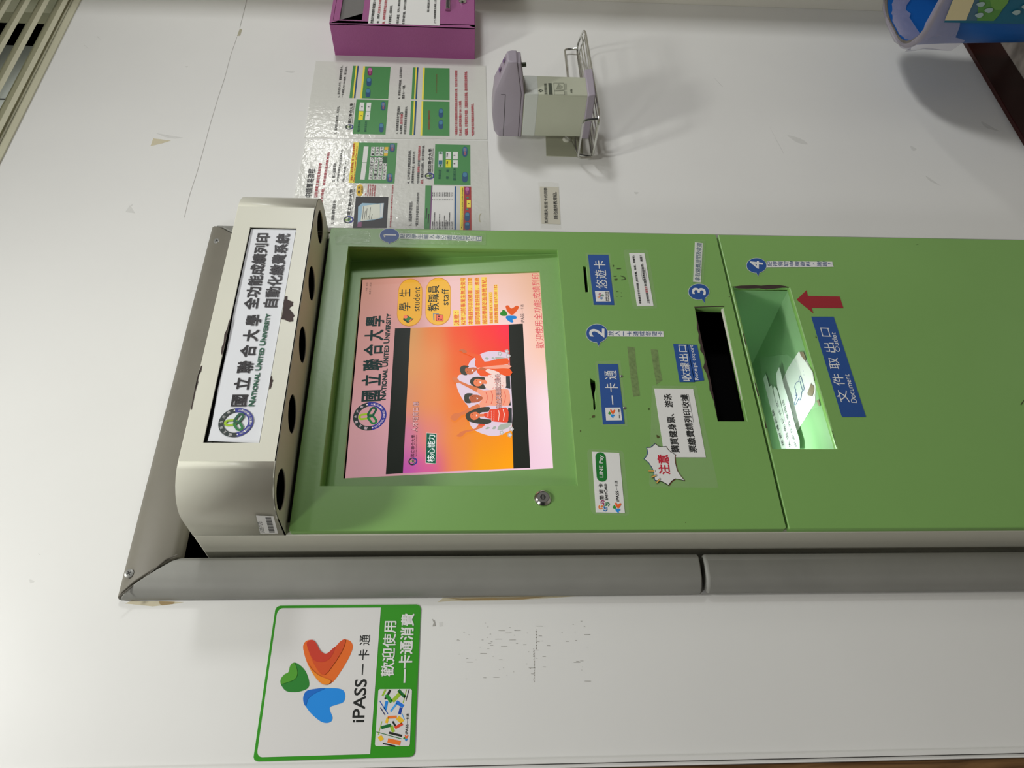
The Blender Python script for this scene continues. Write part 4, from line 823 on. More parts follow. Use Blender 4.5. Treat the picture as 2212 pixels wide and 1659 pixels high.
def btn(mb, z_, x0, x1, y0, y1, m=None, txt=None):
    mb_ = rquad(z_(x0 - (x1 - x0) * .04, y1), z_(x0, y0), z_(x1, y0), z_(x1 - (x1 - x0) * .04, y1), .3, .4, 3); flat(mb, mb_, WALL, m or BP, .0016)
    flat(mb, rquad(z_(x0 + (x1 - x0) * .12, (y0 + y1) / 2 - 2), z_(x0 + (x1 - x0) * .12, y0 + (y1 - y0) * .08), z_(x1 - (x1 - x0) * .15, y0 + (y1 - y0) * .08), z_(x1 - (x1 - x0) * .15, (y0 + y1) / 2 - 2), .3, .3, 3), WALL, TB if m is None else inkm(190, 110, 170, 1.2), .0018)
    if txt: text(mb, txt, z_(x1 - (x1 - x0) * .3, y1 - (y1 - y0) * .15), z_(x1 - (x1 - x0) * .3, y0 + (y1 - y0) * .15), z_(x0 + (x1 - x0) * .3, y1 - (y1 - y0) * .15), WALL, inkm(200, 110, 120, 1.2), .0020)
# sheet 1
T(b, P1, '申請簡易流程', (328, 1035), (386, 573), (215, 1035), bold=.02); T(b, P1, '以前畢業生請洽註冊組辦理', (412, 1040), (497, 480), (362, 1040), RD2, .02); T(b, P1, '洽註冊組、進修部請洽進修教育組)', (510, 1125), (632, 303), (458, 1125), RD2, .02)
line(b, P1.l([(420, 1040), (437, 930)]), .5, WALL, RD2, .0017)
T(b, P1, '1、請點選申請身份。', (688, 1470), (728, 1075), (636, 1470)); T(b, P1, '2、輸入認證資料。', (704, 780), (733, 460), (654, 780)); T(b, P1, '(身份證字號與西元出生年月日)', (768, 785), (847, 255), (728, 785)); T(b, P1, '*西元年=民國+1911', (858, 785), (900, 450), (822, 785))
T(b, P1, '國立聯合大學', (955, 1325), (1002, 905), (902, 1325), K, .02); T(b, P1, 'National United University', (986, 1325), (1030, 898), (968, 1325), K, .02)
emblem(b, P1(927, 1400), .0108, WALL, .0016, False, True); emblem(b, P2(588, 688), .0108, WALL, .0016, False, True)
Q(b, P1, [(1047, 1022), (1578, 1030), (1550, 1535), (998, 1535)], inkm(30, 30, 34, 1.0)); Q(b, P1, [(1085, 1190), (1150, 1130), (1400, 1138), (1505, 1130), (1485, 1372), (1437, 1382), (1350, 1405), (1115, 1432), (1075, 1480)], inkm(140, 175, 195, 1.2), .0016); Q(b, P1, [(1160, 1178), (1440, 1142), (1440, 1375), (1350, 1395), (1125, 1425)], inkm(205, 208, 195, 1.2), .0018)
Q(b, P1, [(1085, 1435), (1145, 1440), (1140, 1520), (1068, 1520)], inkm(130, 70, 110, 1.1), .0017); Q(b, P1, [(1450, 1140), (1500, 1133), (1480, 1360), (1440, 1370)], inkm(200, 205, 205, 1.2), .0018)
for i in range(6): line(b, P1.l([(1155 + i * 28, 1400), (1175 + i * 28, 1400 - (215, 140, 180, 60, 200, 90)[i])]), .9, WALL, KD, .0020)
btnq = rquad(P1(1050, 1012), P1(1063, 822), P1(1170, 826), P1(1158, 1018), .35, .4); flat(b, btnq, WALL, inkm(215, 175, 40, 1.2), .0016); T(b, P1, '學 生', (1118, 975), (1122, 855), (1080, 975), K, .03, .0018); T(b, P1, 'student', (1158, 965), (1160, 860), (1130, 965), K, .03, .0018)
for i, s in enumerate(('注意：', '92年以前畢業生無法使用', '本機器列印成績單，日間', '部同學請洽註冊組，進修', '部同學請洽進修教育組。')):
    T(b, P1, s, (1215 + i * 36, 1018), (1222 + i * 36 + (8 if i else 0), 828 if i else 960), (1190 + i * 36, 1018), RD2, .02)
T(b, P1, '全功能成績列印自動化繳費系統 歡迎使用', (1620, 1530), (1662, 835), (1594, 1530), RD2, .02)
Q(b, PZ4, [(690, 95), (748, 97), (697, 547), (632, 543)], YP_); Q(b, PZ4, [(748, 97), (1175, 102), (1143, 552), (697, 547)], GP); T(b, PZ4, '請輸入「身份證字號」或「外籍生居留證號」', (676, 520), (706, 105), (652, 520), inkm(190, 60, 30, 1.2), .02); T(b, PZ4, 'Please key in "ID Number" and "Date of Birth"', (702, 530), (738, 135), (684, 530), inkm(190, 60, 30, 1.2), .02)
Q(b, PZ4, [(803, 142), (855, 143), (836, 318), (786, 318)], PAPER, .0016); Q(b, PZ4, [(785, 324), (835, 324), (812, 510), (761, 508)], PAPER, .0016)
for r, row in enumerate(('ABCDEFG', 'HIJKLMN', 'OPQRSTU', 'VWXYZ')):
    for c, ch in enumerate(row):
        y1 = 508 - c * 36; x0 = 854 + r * 50 + (508 - y1) * .085; Q(b, PZ4, [(x0 + 3, y1 - 33), (x0 + 46, y1 - 33), (x0 + 43, y1), (x0, y1)], PAPER, .0016); T(b, PZ4, ch, (x0 + 38, y1 - 5), (x0 + 40, y1 - 28), (x0 + 9, y1 - 5), K, .02, .0018)
for r, row in enumerate(('123', '456', '789', ' 0 ')):
    for c, ch in enumerate(row):
        y1 = 246 - c * 34; x0 = 878 + r * 49 + (246 - y1) * .085; Q(b, PZ4, [(x0 + 3, y1 - 31), (x0 + 44, y1 - 31), (x0 + 41, y1), (x0, y1)], PAPER if ch != ' ' else inkm(215, 175, 50, 1.2), .0016)
        if ch != ' ': T(b, PZ4, ch, (x0 + 36, y1 - 7), (x0 + 38, y1 - 26), (x0 + 8, y1 - 7), K, .02, .0018)
Q(b, PZ4, [(1015, 262), (1064, 262), (1058, 330), (1008, 330)], inkm(15, 75, 35, 1.2), .0016); btn(b, PZ4, 1062, 1124, 440, 540, None, '清除'); btn(b, PZ4, 1090, 1150, 108, 205, None, '確定')
T(b, P2, '3、請選擇申請項目。', (298, 1500), (312, 1105), (242, 1500)); T(b, P2, '*請注意各申請項目工作時程不同', (402, 1505), (422, 960), (358, 1505)); T(b, P2, '4、以申請中文學期成績單為例。', (266, 810), (292, 265), (216, 810)); T(b, P2, '(請選擇學期年度，顯示班名次)', (335, 815), (362, 290), (290, 815))
segs(b, [('*若申請學期', KD), ('無學籍', RD2), ('或申請', KD), ('當學期成績尚未', RD2)], P2(420, 815), P2(445, 195), P2(380, 815), WALL, .0017, .015); segs(b, [('提出', RD2), ('，會無法印出資料，請注意學期年度。', KD)], P2(485, 815), P2(510, 185), P2(440, 815), WALL, .0017, .015)
T(b, P2, '國立聯合大學', (612, 628), (626, 245), (556, 628), K, .02); T(b, P2, 'National United University', (645, 628), (654, 240), (627, 628), K, .02)
Q(b, PZ4, [(1487, 575), (1552, 577), (1530, 1070), (1473, 1070)], GP); Q(b, PZ4, [(1552, 577), (1566, 577), (1546, 1070), (1530, 1070)], inkm(110, 60, 110, 1.2)); Q(b, PZ4, [(1566, 578), (1810, 583), (1800, 1070), (1546, 1070)], PAPER, .0015); Q(b, PZ4, [(1810, 583), (1828, 584), (1826, 1070), (1808, 1070)], inkm(20, 80, 130, 1.2)); Q(b, PZ4, [(1875, 585), (1912, 586), (1905, 1070), (1868, 1070)], YP_); Q(b, PZ4, [(1912, 586), (1995, 588), (2000, 1070), (1905, 1070)], RB)
Q(b, PZ4, [(1497, 830), (1508, 830), (1500, 940), (1488, 940)], K, .0017); Q(b, PZ4, [(1518, 890), (1530, 890), (1522, 998), (1510, 998)], K, .0017)
random.seed(7); words = ('中文成績單', '英文成績單', '在學證明書', '歷年成績單', '學期成績證明', '學生證補發', '名次證明書', '休學證明', '畢業證書影本')
for i in range(13):
    x = 1560 + i * 18.5; s = words[i % 9] + (words[(i * 4) % 9] if i % 3 == 1 else ''); T(b, PZ4, s, (x + 12, 1062), (x + 12 + len(s) * .5, 1062 - len(s) * 17), (x, 1062), KD, .02); T(b, PZ4, '元', (x + 12, 742), (x + 12, 728), (x + 2, 742), KD, .02); T(b, PZ4, '立即列印' if i % 4 else '三個工作日', (x + 13, 702), (x + 14, 652), (x + 2, 702), KD, .02)
T(b, PZ4, 'Please select your content and set number of copies.', (1902, 1050), (1908, 600), (1884, 1050), KD, .015); btn(b, PZ4, 1925, 1978, 592, 682, PU, '確定'); btn(b, PZ4, 1924, 1980, 872, 970, None); btn(b, PZ4, 1924, 1980, 980, 1068, None); Q(b, PZ4, [(1945, 738), (1990, 738), (1990, 820), (1945, 820)], YP_, .0017); T(b, PZ4, '1', (1974, 782), (1974, 775), (1958, 782), K, .01, .0019)
Q(b, PZ4, [(1938, 712), (1955, 702), (1972, 712), (1955, 722)], inkm(40, 130, 110, 1.2), .0017); Q(b, PZ4, [(1934, 840), (1951, 830), (1968, 840), (1951, 850)], inkm(40, 130, 110, 1.2), .0017)
Q(b, P2, [(680, 170), (1250, 182), (1255, 835), (657, 828)], GP); Q(b, P2, [(735, 288), (805, 290), (802, 548), (724, 547)], inkm(150, 170, 165, 1.2), .0016); Q(b, P2, [(740, 335), (800, 336), (799, 432), (738, 432)], PAPER, .0018); Q(b, P2, [(738, 436), (795, 436), (792, 498), (735, 498)], inkm(30, 100, 130, 1.2), .0018); Q(b, P2, [(768, 298), (788, 330), (748, 330)], DG, .0018); Q(b, P2, [(765, 540), (788, 505), (745, 505)], DG, .0018)
Q(b, P2, [(853, 424), (938, 427), (934, 551), (849, 549)], inkm(215, 210, 20, 1.2), .0016); Q(b, P2, [(855, 292), (940, 295), (936, 415), (853, 413)], PAPER, .0016); Q(b, P2, [(970, 294), (1048, 296), (1047, 416), (968, 415)], PAPER, .0016); Q(b, P2, [(968, 428), (1047, 430), (1046, 551), (965, 549)], PAPER, .0016)
for s, a in (('上學期', (888, 520, 452)), ('下學期', (888, 385, 320)), ('是', (1005, 500, 480)), ('否', (1005, 365, 345))): T(b, P2, s, (a[0], a[1]), (a[0] + 2, a[2]), (a[0] - 26, a[1]), KD, .02, .0018)
for s, a in (('學期年度', (778, 740, 585)), ('學    期', (905, 740, 585)), ('顯示班名次', (1018, 762, 565))): T(b, P2, s, (a[0], a[1]), (a[0] + 3, a[2]), (a[0] - 48, a[1]), inkm(25, 90, 75, 1.1), .01, .0017)
btn(b, P2, 1125, 1206, 212, 377, None, '確定'); btn(b, P2, 1122, 1210, 620, 792, None); Q(b, P2, [(1436, 1295), (1415, 1300), (1395, 1335), (1388, 1380), (1395, 1430), (1412, 1440), (1418, 1430), (1408, 1400), (1405, 1350), (1418, 1315)], inkm(175, 170, 140, 1.2), .0017)
b.build('print', pa, fix=False)
# sheet 2
T(b2, P3, '5、選擇是否顯示班、系名次。', (850, 1485), (907, 965), (802, 1485), K); T(b2, P3, '6、請先插入卡片，需要使用悠遊卡、', (905, 800), (970, 205), (858, 800), K); T(b2, P3, '一卡通或LINE PAY繳費，確定送出。', (978, 800), (1052, 215), (935, 800), K)
emblem(b2, P3(1090, 1355), .0094, WALL, .0016, False, True); T(b2, P3, '國立聯合大學', (1122, 1290), (1163, 912), (1062, 1290), K, .02); T(b2, P3, 'National United University', (1152, 1290), (1193, 905), (1132, 1290), K, .02)
Q(b2, P3, [(1225, 838), (1825, 848), (1770, 1500), (1152, 1488)], GP); Q(b2, P3, [(1270, 1060), (1358, 1063), (1342, 1224), (1255, 1222)], inkm(225, 210, 20, 1.2), .0016)
for q in ([(1290, 895), (1375, 897), (1360, 1055), (1272, 1052)], [(1417, 898), (1503, 900), (1488, 1060), (1402, 1057)], [(1400, 1063), (1487, 1066), (1470, 1226), (1383, 1223)]): Q(b2, P3, q, PAPER, .0016)
for s, a in (('是', (1325, 1155, 1135)), ('否', (1342, 988, 968)), ('是', (1450, 1155, 1135)), ('否', (1467, 990, 970))): T(b2, P3, s, (a[0], a[1]), (a[0] + 2, a[2]), (a[0] - 26, a[1]), KD, .02, .0018)
T(b2, P3, '顯示班名次', (1282, 1450), (1300, 1250), (1238, 1450), inkm(25, 90, 75, 1.1), .01); T(b2, P3, '顯示系名次', (1410, 1450), (1428, 1250), (1366, 1450), inkm(25, 90, 75, 1.1), .01); btn(b2, P3, 1688, 1772, 880, 1047, None, '確定'); btn(b2, P3, 1650, 1738, 1285, 1457, None)
Q(b2, P3, [(1160, 202), (1212, 203), (1147, 812), (1090, 810)], GP); Q(b2, P3, [(1212, 203), (1242, 203), (1173, 813), (1147, 812)], YP_); Q(b2, P3, [(1242, 203), (1269, 204), (1202, 814), (1173, 813)], BP); Q(b2, P3, [(1355, 210), (1388, 212), (1325, 815), (1290, 813)], YP_); Q(b2, P3, [(1388, 212), (1868, 220), (1822, 828), (1325, 815)], GP)
btn(b2, P3, 1435, 1527, 235, 387, PU, '確定'); btn(b2, P3, 1415, 1507, 425, 590, None); btn(b2, P3, 1397, 1490, 630, 797, None)
T(b2, P4, '7、若為購買健身房門票或繳交', (88, 1490), (124, 968), (38, 1490), K); segs(b2, [('各項費用，', K), ('請列印收據', RD2), ('。', K)], P4(165, 1490), P4(182, 1078), P4(115, 1490), WALL, .0017, .015); T(b2, P4, '申請完成請按是否還繼續操作。', (238, 1490), (266, 968), (190, 1490), K)
T(b2, P4, '8、請領取文件與收據，以及記得取出', (130, 825), (168, 232), (82, 825), K); T(b2, P4, '悠遊卡/一卡通。', (208, 825), (220, 570), (160, 825), K)
for xs, y0, y1, dx in (((335, 385, 411, 442), 862, 1512, -33), ((368, 418, 443, 472), 232, 834, -30)):
    for k, m in enumerate((GP, YP_, BP)): Q(b2, P4, [(xs[k], y0), (xs[k + 1], y0), (xs[k + 1] + dx, y1), (xs[k] + dx, y1)], m)
for xs, y0, y1, dx in (((530, 563, 1057), 870, 1520, -22), ((558, 592, 1058), 238, 842, -24)):
    Q(b2, P4, [(xs[0], y0), (xs[1], y0 + 1), (xs[1] + dx, y1), (xs[0] + dx, y1)], YP_); Q(b2, P4, [(xs[1], y0 + 1), (xs[2], y0 + 10), (xs[2], y1 + 7), (xs[1] + dx, y1)], GP)
btn(b2, P4, 853, 942, 1010, 1182, None); btn(b2, P4, 850, 940, 1225, 1400, None); T(b2, P4, '請選擇是否繼續申請？', (690, 1410), (692, 1035), (645, 1410), inkm(150, 70, 50, 1.1)); T(b2, P4, '列印中請稍候', (825, 725), (828, 360), (798, 725), inkm(120, 80, 50, 1.1), 0)
T(b2, P4, '*本機器操作若有問題請直接到對面進修教育組辦公室；若進行操作有疑問請', (1212, 1520), (1208, 290), (1160, 1520), RD2, .02); T(b2, P4, '至本組上班時間來電037-381151詢問。', (1290, 1525), (1282, 860), (1238, 1525), RD2, .02); T(b2, P4, '*成績單、在學證明文件問題，日間部請洽註冊組，進修部請洽進修教育組。', (1405, 1528), (1392, 308), (1346, 1528), RD2, .02); T(b2, P4, '*其他申請項目問題請洽各承辦單位。', (1525, 1530), (1515, 915), (1470, 1530), RD2, .02)
b2.build('print', pb, fix=False)
# taped note
ZN = Zm(1120, 280, .14467)
s = wallthing('taped_note', 'small beige paper note taped on the wall between kiosk and soap dispenser', 'note', [(ZN.l([(318, 853), (600, 862), (628, 1415), (345, 1405)]), mat('beige_note', (.60, .575, .47, 1), .45))], .0005, .0004)
b = MB(); text(b, '如有遺失悠遊卡的同學', ZN(440, 1398), ZN(428, 872), ZN(388, 1398), WALL, K, .0008, .012); text(b, '請洽進修教育組。', ZN(588, 1345), ZN(570, 935), ZN(527, 1345), WALL, K, .0008, .012); b.build('lettering', s, fix=False)
b = MB(); flat(b, ZN.l([(290, 790), (410, 780), (600, 800), (640, 1490), (330, 1480)]), WALL, mat('note_film', (.7, .69, .6, 1), .2, alpha=.12), .0003); b.build('clear_tape', s, fix=False)

# pink letter box
PK = mat('pink_enamel', (.335, .085, .245, 1), .42, bump=.25, bscale=260)
pbx = empty('letter_box', 'pink metal letter box on the white wall, up and right of the soap dispenser', 'mailbox')
bx0, bx1, bz0, bz1, by = 1.4145, 1.640, 1.4535, 1.8085, -.0860
b = MB()
b.face([(bx0, 0, bz0), (bx0, by, bz0), (bx0, by, bz1 + .003), (bx0, 0, bz1)], PK); b.face([(bx1, 0, bz0), (bx1, by, bz0), (bx1, by, bz1 + .003), (bx1, 0, bz1)], PK)
b.face([(bx0, 0, bz0), (bx1, 0, bz0), (bx1, by, bz0), (bx0, by, bz0)], PK); b.face([(bx0, 0, bz1), (bx1, 0, bz1), (bx1, by, bz1 + .003), (bx0, by, bz1 + .003)], PK)
b.build('box_body', pbx, bevel=.001)
PB = plane_y(by); ZP = Zm(680, 0, .18083); ZQ = Zm(790, 0, .07685)
plate(rect(bx0, bx1, bz0, bz1 + .003), [rect(bx0 + .012, bx1 - .012, bz0 + .0005, bz1 - .005)], by - .001, by + .003, PK, 'front_frame', pbx, bevel=.0006)
wz0, wz1 = at(*ZP(560, 270), PB).z, at(*ZP(290, 265), PB).z
dr = plate(rect(bx0 + .0128, bx1 - .0128, bz0 + .0012, bz1 - .0058), [rect(bx0 + .0128 + .004, bx1 - .022, wz0, wz1)], by - .0015, by + .002, PK, 'door_panel', pbx, bevel=.0006)
b = MB(); b.box(bx0 + .014, bx1 - .014, by + .004, by + .006, wz0 - .006, wz1 + .004, mat('grey_clear_sheet', (.17, .165, .16, 1), .3, bump=.4, bscale=28)); b.build('window_sheet', pbx)
b = MB(); b.box(bx0 + .002, bx1 - .002, by + .012, -.001, bz0 + .002, bz1 - .002, DARK); b.build('box_lining', pbx)
b = MB(); pp = [at(*q, PB) for q in (ZP(638, 288), ZP(672, -60), ZP(1500, -60), ZP(1492, 316))]; b.poly([p + Vector((0, -.0022, 0)) for p in pp], PAPER, .0005, Vector((0, -1, 0))); pn = b.build('paper_notice', pbx); pn['label'] = 'white paper notice with black and red lines'
b = MB()
for parts, a, c, d in (([('若需自行領取證件或相關文件', K)], (210, 660), (292, 0), (130, 660)), ([('者...請先', K), ('至該單位申請', RD2)], (372, 665), (448, 0), (302, 665)), ([('後，請持有效證件親自領取', RD2)], (540, 672), (612, 0), (458, 672)), ([('才能辦理以上服務項目。', K)], (710, 680), (760, 145), (632, 680)), ([('*請先確認，可先上網查詢', K)], (930, 685), (985, 0), (855, 685)), ([('各項申請作業，各單位及辦', K)], (1090, 692), (1150, 0), (1018, 692)), ([('承辦人員請洽辦公室', K)], (1785, 350), (1800, 0), (1722, 350)), ([('(一)上班時間請洽承辦人員', K)], (1980, 650), (2000, 0), (1905, 650))):
    segs(b, parts, ZQ(*a), ZQ(*c), ZQ(*d), (Vector((0, by - .0022, 0)), Vector((0, -1, 0))), .0004, .02)
b.build('lettering', pn, fix=False)
b = MB(); c0 = at(*ZP(1590, 140), PB); b.tube([(c0.x + t, by - .0035, c0.z) for t in (0, .06, .12)], .0065, CHROME, 14)
b.box(c0.x + .004, c0.x + .118, by - .0112, by - .008, c0.z - .0042, c0.z + .0042, DARK); b.build('handle', pbx, smooth=True)
b = MB(); c1 = at(*ZP(1765, 28), PB); b.loft(disc(c1, ((.010, .001), (.010, -.004), (.007, -.0075), (.0068, -.0075)), CHROME, 24), CHROME); lk = b.build('key_lock', pbx, smooth=True)
b = MB(); b.loft(disc(c1, ((.0018, -.007), (.0018, -.008)), BLACK, 10), BLACK); b.build('keyhole', lk)

# soap dispenser standing in a wire rack
LAV = mat('lavender_plastic', (.345, .305, .355, 1), .42); FR = mat('frosted_bottle', (.50, .52, .40, 1), .35, noise=.08, nscale=9); FR2 = mat('frosted_bottle_top', (.60, .63, .58, 1), .3)
dsp = empty('soap_dispenser', 'lavender and frosted automatic soap dispenser standing in a wire rack', 'dispenser')
ax0, ax1, ay0, ay1 = 1.079, 1.147, -.142, -.030
b = MB(); b.box(ax0, ax1, ay0, ay1, 1.205, 1.352, FR); b.build('bottle', dsp, bevel=.003, seg=3)
b = MB(); b.box(ax0 - .0003, ax1 + .0003, ay0 - .0003, ay1 + .0003, 1.3145, 1.3475, FR2); b.build('bottle_shoulder', dsp, bevel=.003, seg=3)
b = MB()
def csec(y, hw, z0, z1, zc): xm = (ax0 + ax1) / 2; return [(xm - hw, y, z0), (xm - hw, y, zc), (xm - hw * .8, y, z1), (xm + hw * .8, y, z1), (xm + hw, y, zc), (xm + hw, y, z0)]
hw = (ax1 - ax0) / 2 + .0015
b.loft([csec(-.028, hw, 1.3535, 1.404, 1.400), csec(-.040, hw, 1.3535, 1.411, 1.401), csec(-.085, hw, 1.3535, 1.4165, 1.4005), csec(-.1415, hw, 1.3535, 1.4125, 1.3995), csec(-.148, hw * .97, 1.3545, 1.4105, 1.3955), csec(-.2110, hw * .62, 1.3665, 1.3870, 1.3770)], LAV)
b.build('pump_cap', dsp, bevel=.0022, seg=3)
b = MB()
b.loft([csec(-.0275, hw, 1.3475, 1.3537, 1.3530), csec(-.1415, hw, 1.3475, 1.3537, 1.3530), csec(-.148, hw * .97, 1.348, 1.3546, 1.3541), csec(-.208, hw * .58, 1.358, 1.3664, 1.3660)], mat('lavender_plastic_lower', (.32, .28, .325, 1), .42)); b.build('cap_base', dsp, bevel=.0015)
b = MB(); gy = [(-.03, 1.3905), (-.1405, 1.3895)]; b.box(ax0 - .0021, ax0 - .0014, -.1405, -.03, 1.3890, 1.3897, DARK); b.box(ax0 - .0021, ax0 - .0014, -.1408, -.1402, 1.3890, 1.3985, DARK); b.build('seam', dsp)
NZ = Vector((1.113, -.190, 1.362)); b = MB(); b.tube([NZ, NZ - Vector((0, .001, .0085)), NZ - Vector((0, .002, .017))], .0048, mat('dark_green_nozzle', (.07, .085, .05, 1), .4), 16); b.build('nozzle', dsp, smooth=True)
b = MB(); SENS = mat('violet_print', (.12, .08, .2, 1), .3)
for y0_, s_ in ((-.207, .012), (-.185, .010)): pass
xm = (ax0 + ax1) / 2
for (y_, z_) in ((-.200, 1.3935), (-.178, 1.4015)): b.face([(xm - .007, y_ - .004, z_ - .0005), (xm + .007, y_ - .004, z_ - .0005), (xm + .007, y_ + .004, z_ + .0025), (xm - .007, y_ + .004, z_ + .0025)], SENS)
b.build('sensor_marks', dsp, fix=False)
b = MB(); b.loft([[(ax0 - .004, ay1 + .002, 1.1895), (ax0 - .001, ay0 - .004, 1.1895), (1.175, ay0 - .004, 1.1885), (1.175, ay1 + .002, 1.1885)], [(ax0 - .004, ay1 + .002, 1.2075), (ax0 - .004, ay0 - .002, 1.2075), (1.173, ay0 - .002, 1.2075), (1.173, ay1 + .002, 1.2075)]], LAV); b.build('foot', dsp, bevel=.003, seg=3)
DF = plane_y(ay0 - .0004); Z8 = Zm(1000, 40, .19289); b = MB(); DK2 = inkm(60, 66, 52, 1.1)
def Fx(x, y): return Z8(x, y)
text(b, '洗手乳專用機', Z8(946, 852), Z8(938, 728), Z8(915, 852), DF, DK2, .0003, .02); flat(b, Z8.l([(955, 724), (992, 724), (1003, 853), (962, 853)]), DF, DK2, .0003)
line(b, Z8.l([(1015, 722), (1128, 722), (1135, 800), (1022, 806), (1015, 722)]), .5, DF, DK2, .0003)
for i in range(6): line(b, Z8.l([(1045 + i * 12, 795 - i * 2), (1070 + i * 9, 730 + i * 6)]), .5, DF, DK2, .0003)
for x in (1140, 1150, 1160): line(b, Z8.l([(x, 800), (x - 3, 730)]), .4, DF, DK2, .0003); line(b, Z8.l([(x + 2, 855), (x, 815)]), .4, DF, DK2, .0003)
line(b, Z8.l([(1022, 815), (1135, 808), (1138, 854), (1028, 856), (1022, 815)]), .4, DF, DK2, .0003); flat(b, Z8.l([(842, 808), (868, 792), (900, 808), (868, 825)]), DF, DK2, .0003); flat(b, Z8.l([(862, 808), (874, 802), (886, 808), (874, 815)]), DF, FR, .0004)
text(b, 'H02', Z8(1226, 832), Z8(1222, 790), Z8(1204, 832), DF, DK2, .0003, .03); b.build('label_print', dsp, fix=False)
rk = empty('wire_rack', 'chrome wire shelf rack with an olive adhesive pad, under the soap dispenser', 'rack')
b = MB(); flat(b, [(1175, 205), (1256, 205), (1259, 340), (1180, 337.5)], WALL, mat('olive_adhesive_pad', (.36, .365, .27, 1), .4), .0016, .0015); b.build('adhesive_pad', rk, bevel=.0004)
RW = .0027
def rnd(pts, r=.012, n=4, closed=True):
    out = []; pts = [Vector(p) for p in pts]; N = len(pts)
    for i, p in enumerate(pts):
        if not closed and i in (0, N - 1): out.append(p); continue
        a = (pts[i - 1] - p); c = (pts[(i + 1) % N] - p); ra = min(r, a.length * .45); rc = min(r, c.length * .45); A = p + a.normalized() * ra; Cc = p + c.normalized() * rc
        for k in range(n + 1): t = k / n; out.append(A * (1 - t) ** 2 + p * 2 * t * (1 - t) + Cc * t * t)
    return out
zr = 1.1835; rx0, rx1, ry0, ry1 = 1.020, 1.457, -.130, -.012
b = MB(); b.tube(rnd([(rx0 + .004, ry1, zr), (rx0 + .008, ry0, zr), (1.365, ry0 + .005, zr + .005), (1.415, -.07, zr + .005), (rx1, ry1, zr + .004)], .03, 6), RW, CHROME, 8, True); b.build('lower_rail', rk, smooth=True)
b = MB(); b.tube(rnd([(rx0 + .014, ry1 - .004, zr - .003), (rx0 + .018, ry0 + .012, zr - .003), (1.355, ry0 + .016, zr + .002), (1.43, ry1 - .006, zr + .001)], .03, 6), .0018, CHROME, 8, True); b.build('inner_rail', rk, smooth=True)
for y in (-.035, -.060, -.085, -.110):
    b = MB(); b.tube([(rx0 + .012, y, zr + .0005), (1.2, y, zr + .0025), (1.36 if y < -.09 else 1.395, y, zr + .004)], .0015, CHROME, 8); b.build('cross_wire', rk, smooth=True)
b = MB(); b.tube(rnd([(rx0 + .012, ry0 + .012, zr), (rx0 + .010, ry0 + .015, zr + .034), (rx0 + .006, ry1 - .002, zr + .034), (rx0 + .012, ry1, zr)], .01, 5, False), RW, CHROME, 8); b.build('side_guard', rk, smooth=True)
b = MB(); b.tube(rnd([(rx1 - .004, ry1 - .004, zr + .003), (rx1 - .003, ry1, zr + .018), (rx1 - .004, ry1, zr + .036), (rx0 + .02, ry1, zr + .036), (rx0 + .014, ry1, zr)], .012, 5, False), RW, CHROME, 8); b.build('back_guard', rk, smooth=True)
b = MB(); hk = at(1224, 303, WALL); b.tube(rnd([hk + Vector((0, -.003, .006)), hk + Vector((0, -.012, .004)), hk + Vector((-.012, -.014, -.006)), hk + Vector((-.030, -.014, -.012)), Vector((rx0 + .006, ry1 - .004, zr + .034))], .006, 4, False), .0018, CHROME, 8); b.build('hook', rk, smooth=True)
b = MB(); b.loft(disc(hk, ((.010, -.001), (.010, -.003), (.007, -.006), (.004, -.0065)), STEEL, 18), mat('clear_plastic_boss', (.5, .5, .42, 1), .15)); b.build('hook_boss', rk, smooth=True)

# bin with a liner bag, beside the pier
BB = mat('blue_plastic', (.010, .11, .40, 1), .38); LIN = mat('lilac_film', (.50, .46, .56, 1), .22, alpha=.42, bump=1.0, bscale=45)
bn_ = empty('waste_bin', 'blue plastic waste bin with a garden-picture decal, against the wall right of the kiosk', 'bin', (1.42, -.26, 0)); bn_.location = (0, 0, 0)
qx0, qx1, qy0, qy1, qz = 1.276, 1.552, -.42, -.118, .398
def rr(z, t, r=.10, n=6):
    x0, x1, y0, y1 = qx0 + t, qx1 - t, qy0 + t, qy1 - t; out = []
    for cx_, cy_, a0 in ((x1 - r, y1 - r, 0), (x0 + r, y1 - r, 90), (x0 + r, y0 + r, 180), (x1 - r, y0 + r, 270)):
        for k in range(n + 1): a = math.radians(a0 + 90 * k / n); out.append((cx_ + r * math.cos(a), cy_ + r * math.sin(a), z))
    return out
b = MB(); b.loft([rr(0.0, .030, .05), rr(.02, .028, .05), rr(.30, .006), rr(.395, .001), rr(qz, 0), rr(qz + .003, .004), rr(qz, .008), rr(.30, .012), rr(.02, .034, .05)], BB); b.build('bin_body', bn_, smooth=True)
b = MB(); b.loft([rr(qz - .003, -.003), rr(qz + .003, -.003), rr(qz + .005, .003), rr(qz + .002, .008), rr(qz - .004, .008)], mat('grey_rim_band', (.14, .125, .11, 1), .35, noise=.5, nscale=40, bump=.6, bscale=60), cap=False); b.build('rim_band', bn_, smooth=True)
DX = (Vector((qx0 + .004, 0, .2)), Vector((-1, 0, -.07)).normalized()); ZB2 = Zm(1880, 0, .15675)
b = MB()
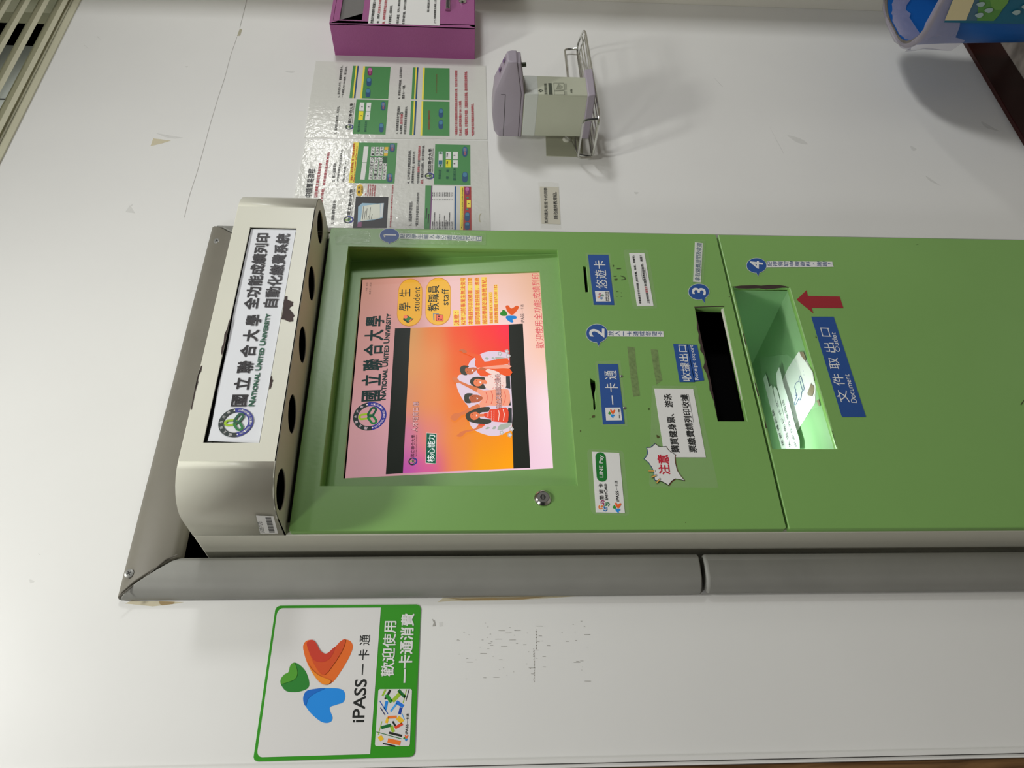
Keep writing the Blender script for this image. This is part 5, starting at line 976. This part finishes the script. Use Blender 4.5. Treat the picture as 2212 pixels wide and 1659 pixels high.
for pts, m in (([(1010, 300), (1130, -40), (2300, -40), (2300, 325), (1680, 312)], inkm(20, 90, 115, 1.3)), ([(1018, 270), (1140, -40), (1440, -40), (1308, 270)], inkm(190, 178, 140, 1.4)), ([(1308, 270), (1425, 10), (1445, -40), (1500, -40), (1475, 80), (1460, 272)], inkm(62, 92, 110, 1.4)), ([(1460, 272), (1475, 80), (1495, -40), (1900, -40), (1880, 30), (1800, 130), (1760, 200), (1690, 274)], inkm(75, 125, 60, 1.4)), ([(1630, -40), (1905, -40), (1880, 30), (1800, 118), (1720, 122), (1660, 80)], inkm(95, 140, 65, 1.4))):
    flat(b, ZB2.l(pts), DX, m, .003 + .0003 * len(b.m) * 0 + .0004 * (len(b.mats)))
for c in ((1510, 42), (1620, 125), (1490, 192), (2000, 155), (2130, 75)):
    flat(b, ZB2.l(smooth_px([(c[0] - 65, c[1] - 2), (c[0] - 10, c[1] - 33), (c[0] + 48, c[1] - 30), (c[0] + 45, c[1] + 10), (c[0] - 10, c[1] + 34)], 3)), DX, inkm(140, 160, 160, 1.4), .0062)
b.build('decal', bn_, fix=False)
b = MB()
import random as rd
rd.seed(5); base = rr(qz, 0, .10, 10); N = len(base)
def liner(ring_in, drop, t, jit):
    out = []
    for i, (x, y, z) in enumerate(ring_in):
        c = Vector(((qx0 + qx1) / 2, (qy0 + qy1) / 2, 0)); d = (Vector((x, y, 0)) - c).normalized(); wv = math.sin(i * 1.9) * jit + rd.uniform(-jit, jit)
        out.append((x + d.x * (t + wv * .3), y + d.y * (t + wv * .3), qz - drop + wv))
    return out
dips = [.030 + .018 * math.sin(i * .8) + .012 * math.sin(i * 2.1) + (.055 if 17 <= i <= 21 else 0) for i in range(N)]
out3 = []
for i, (x, y, z) in enumerate(base):
    c = Vector(((qx0 + qx1) / 2, (qy0 + qy1) / 2, 0)); d = (Vector((x, y, 0)) - c).normalized(); o_ = .010 + .006 * math.sin(i * 2.3); out3.append((x + d.x * o_, y + d.y * o_, qz - dips[i]))
b.loft([liner(base, .05, -.017, .004), liner(base, .02, -.015, .002), liner(base, -.008, -.004, .0015), liner(base, -.004, .006, .0015), liner(base, .02, .009, .003), out3], LIN, cap=False)
lb = b.build('bin_liner', smooth=True, angle=80); tag(lb, 'lilac translucent plastic bag folded over the rim of the blue bin', 'bag')
bpy.data.objects.remove(_to)
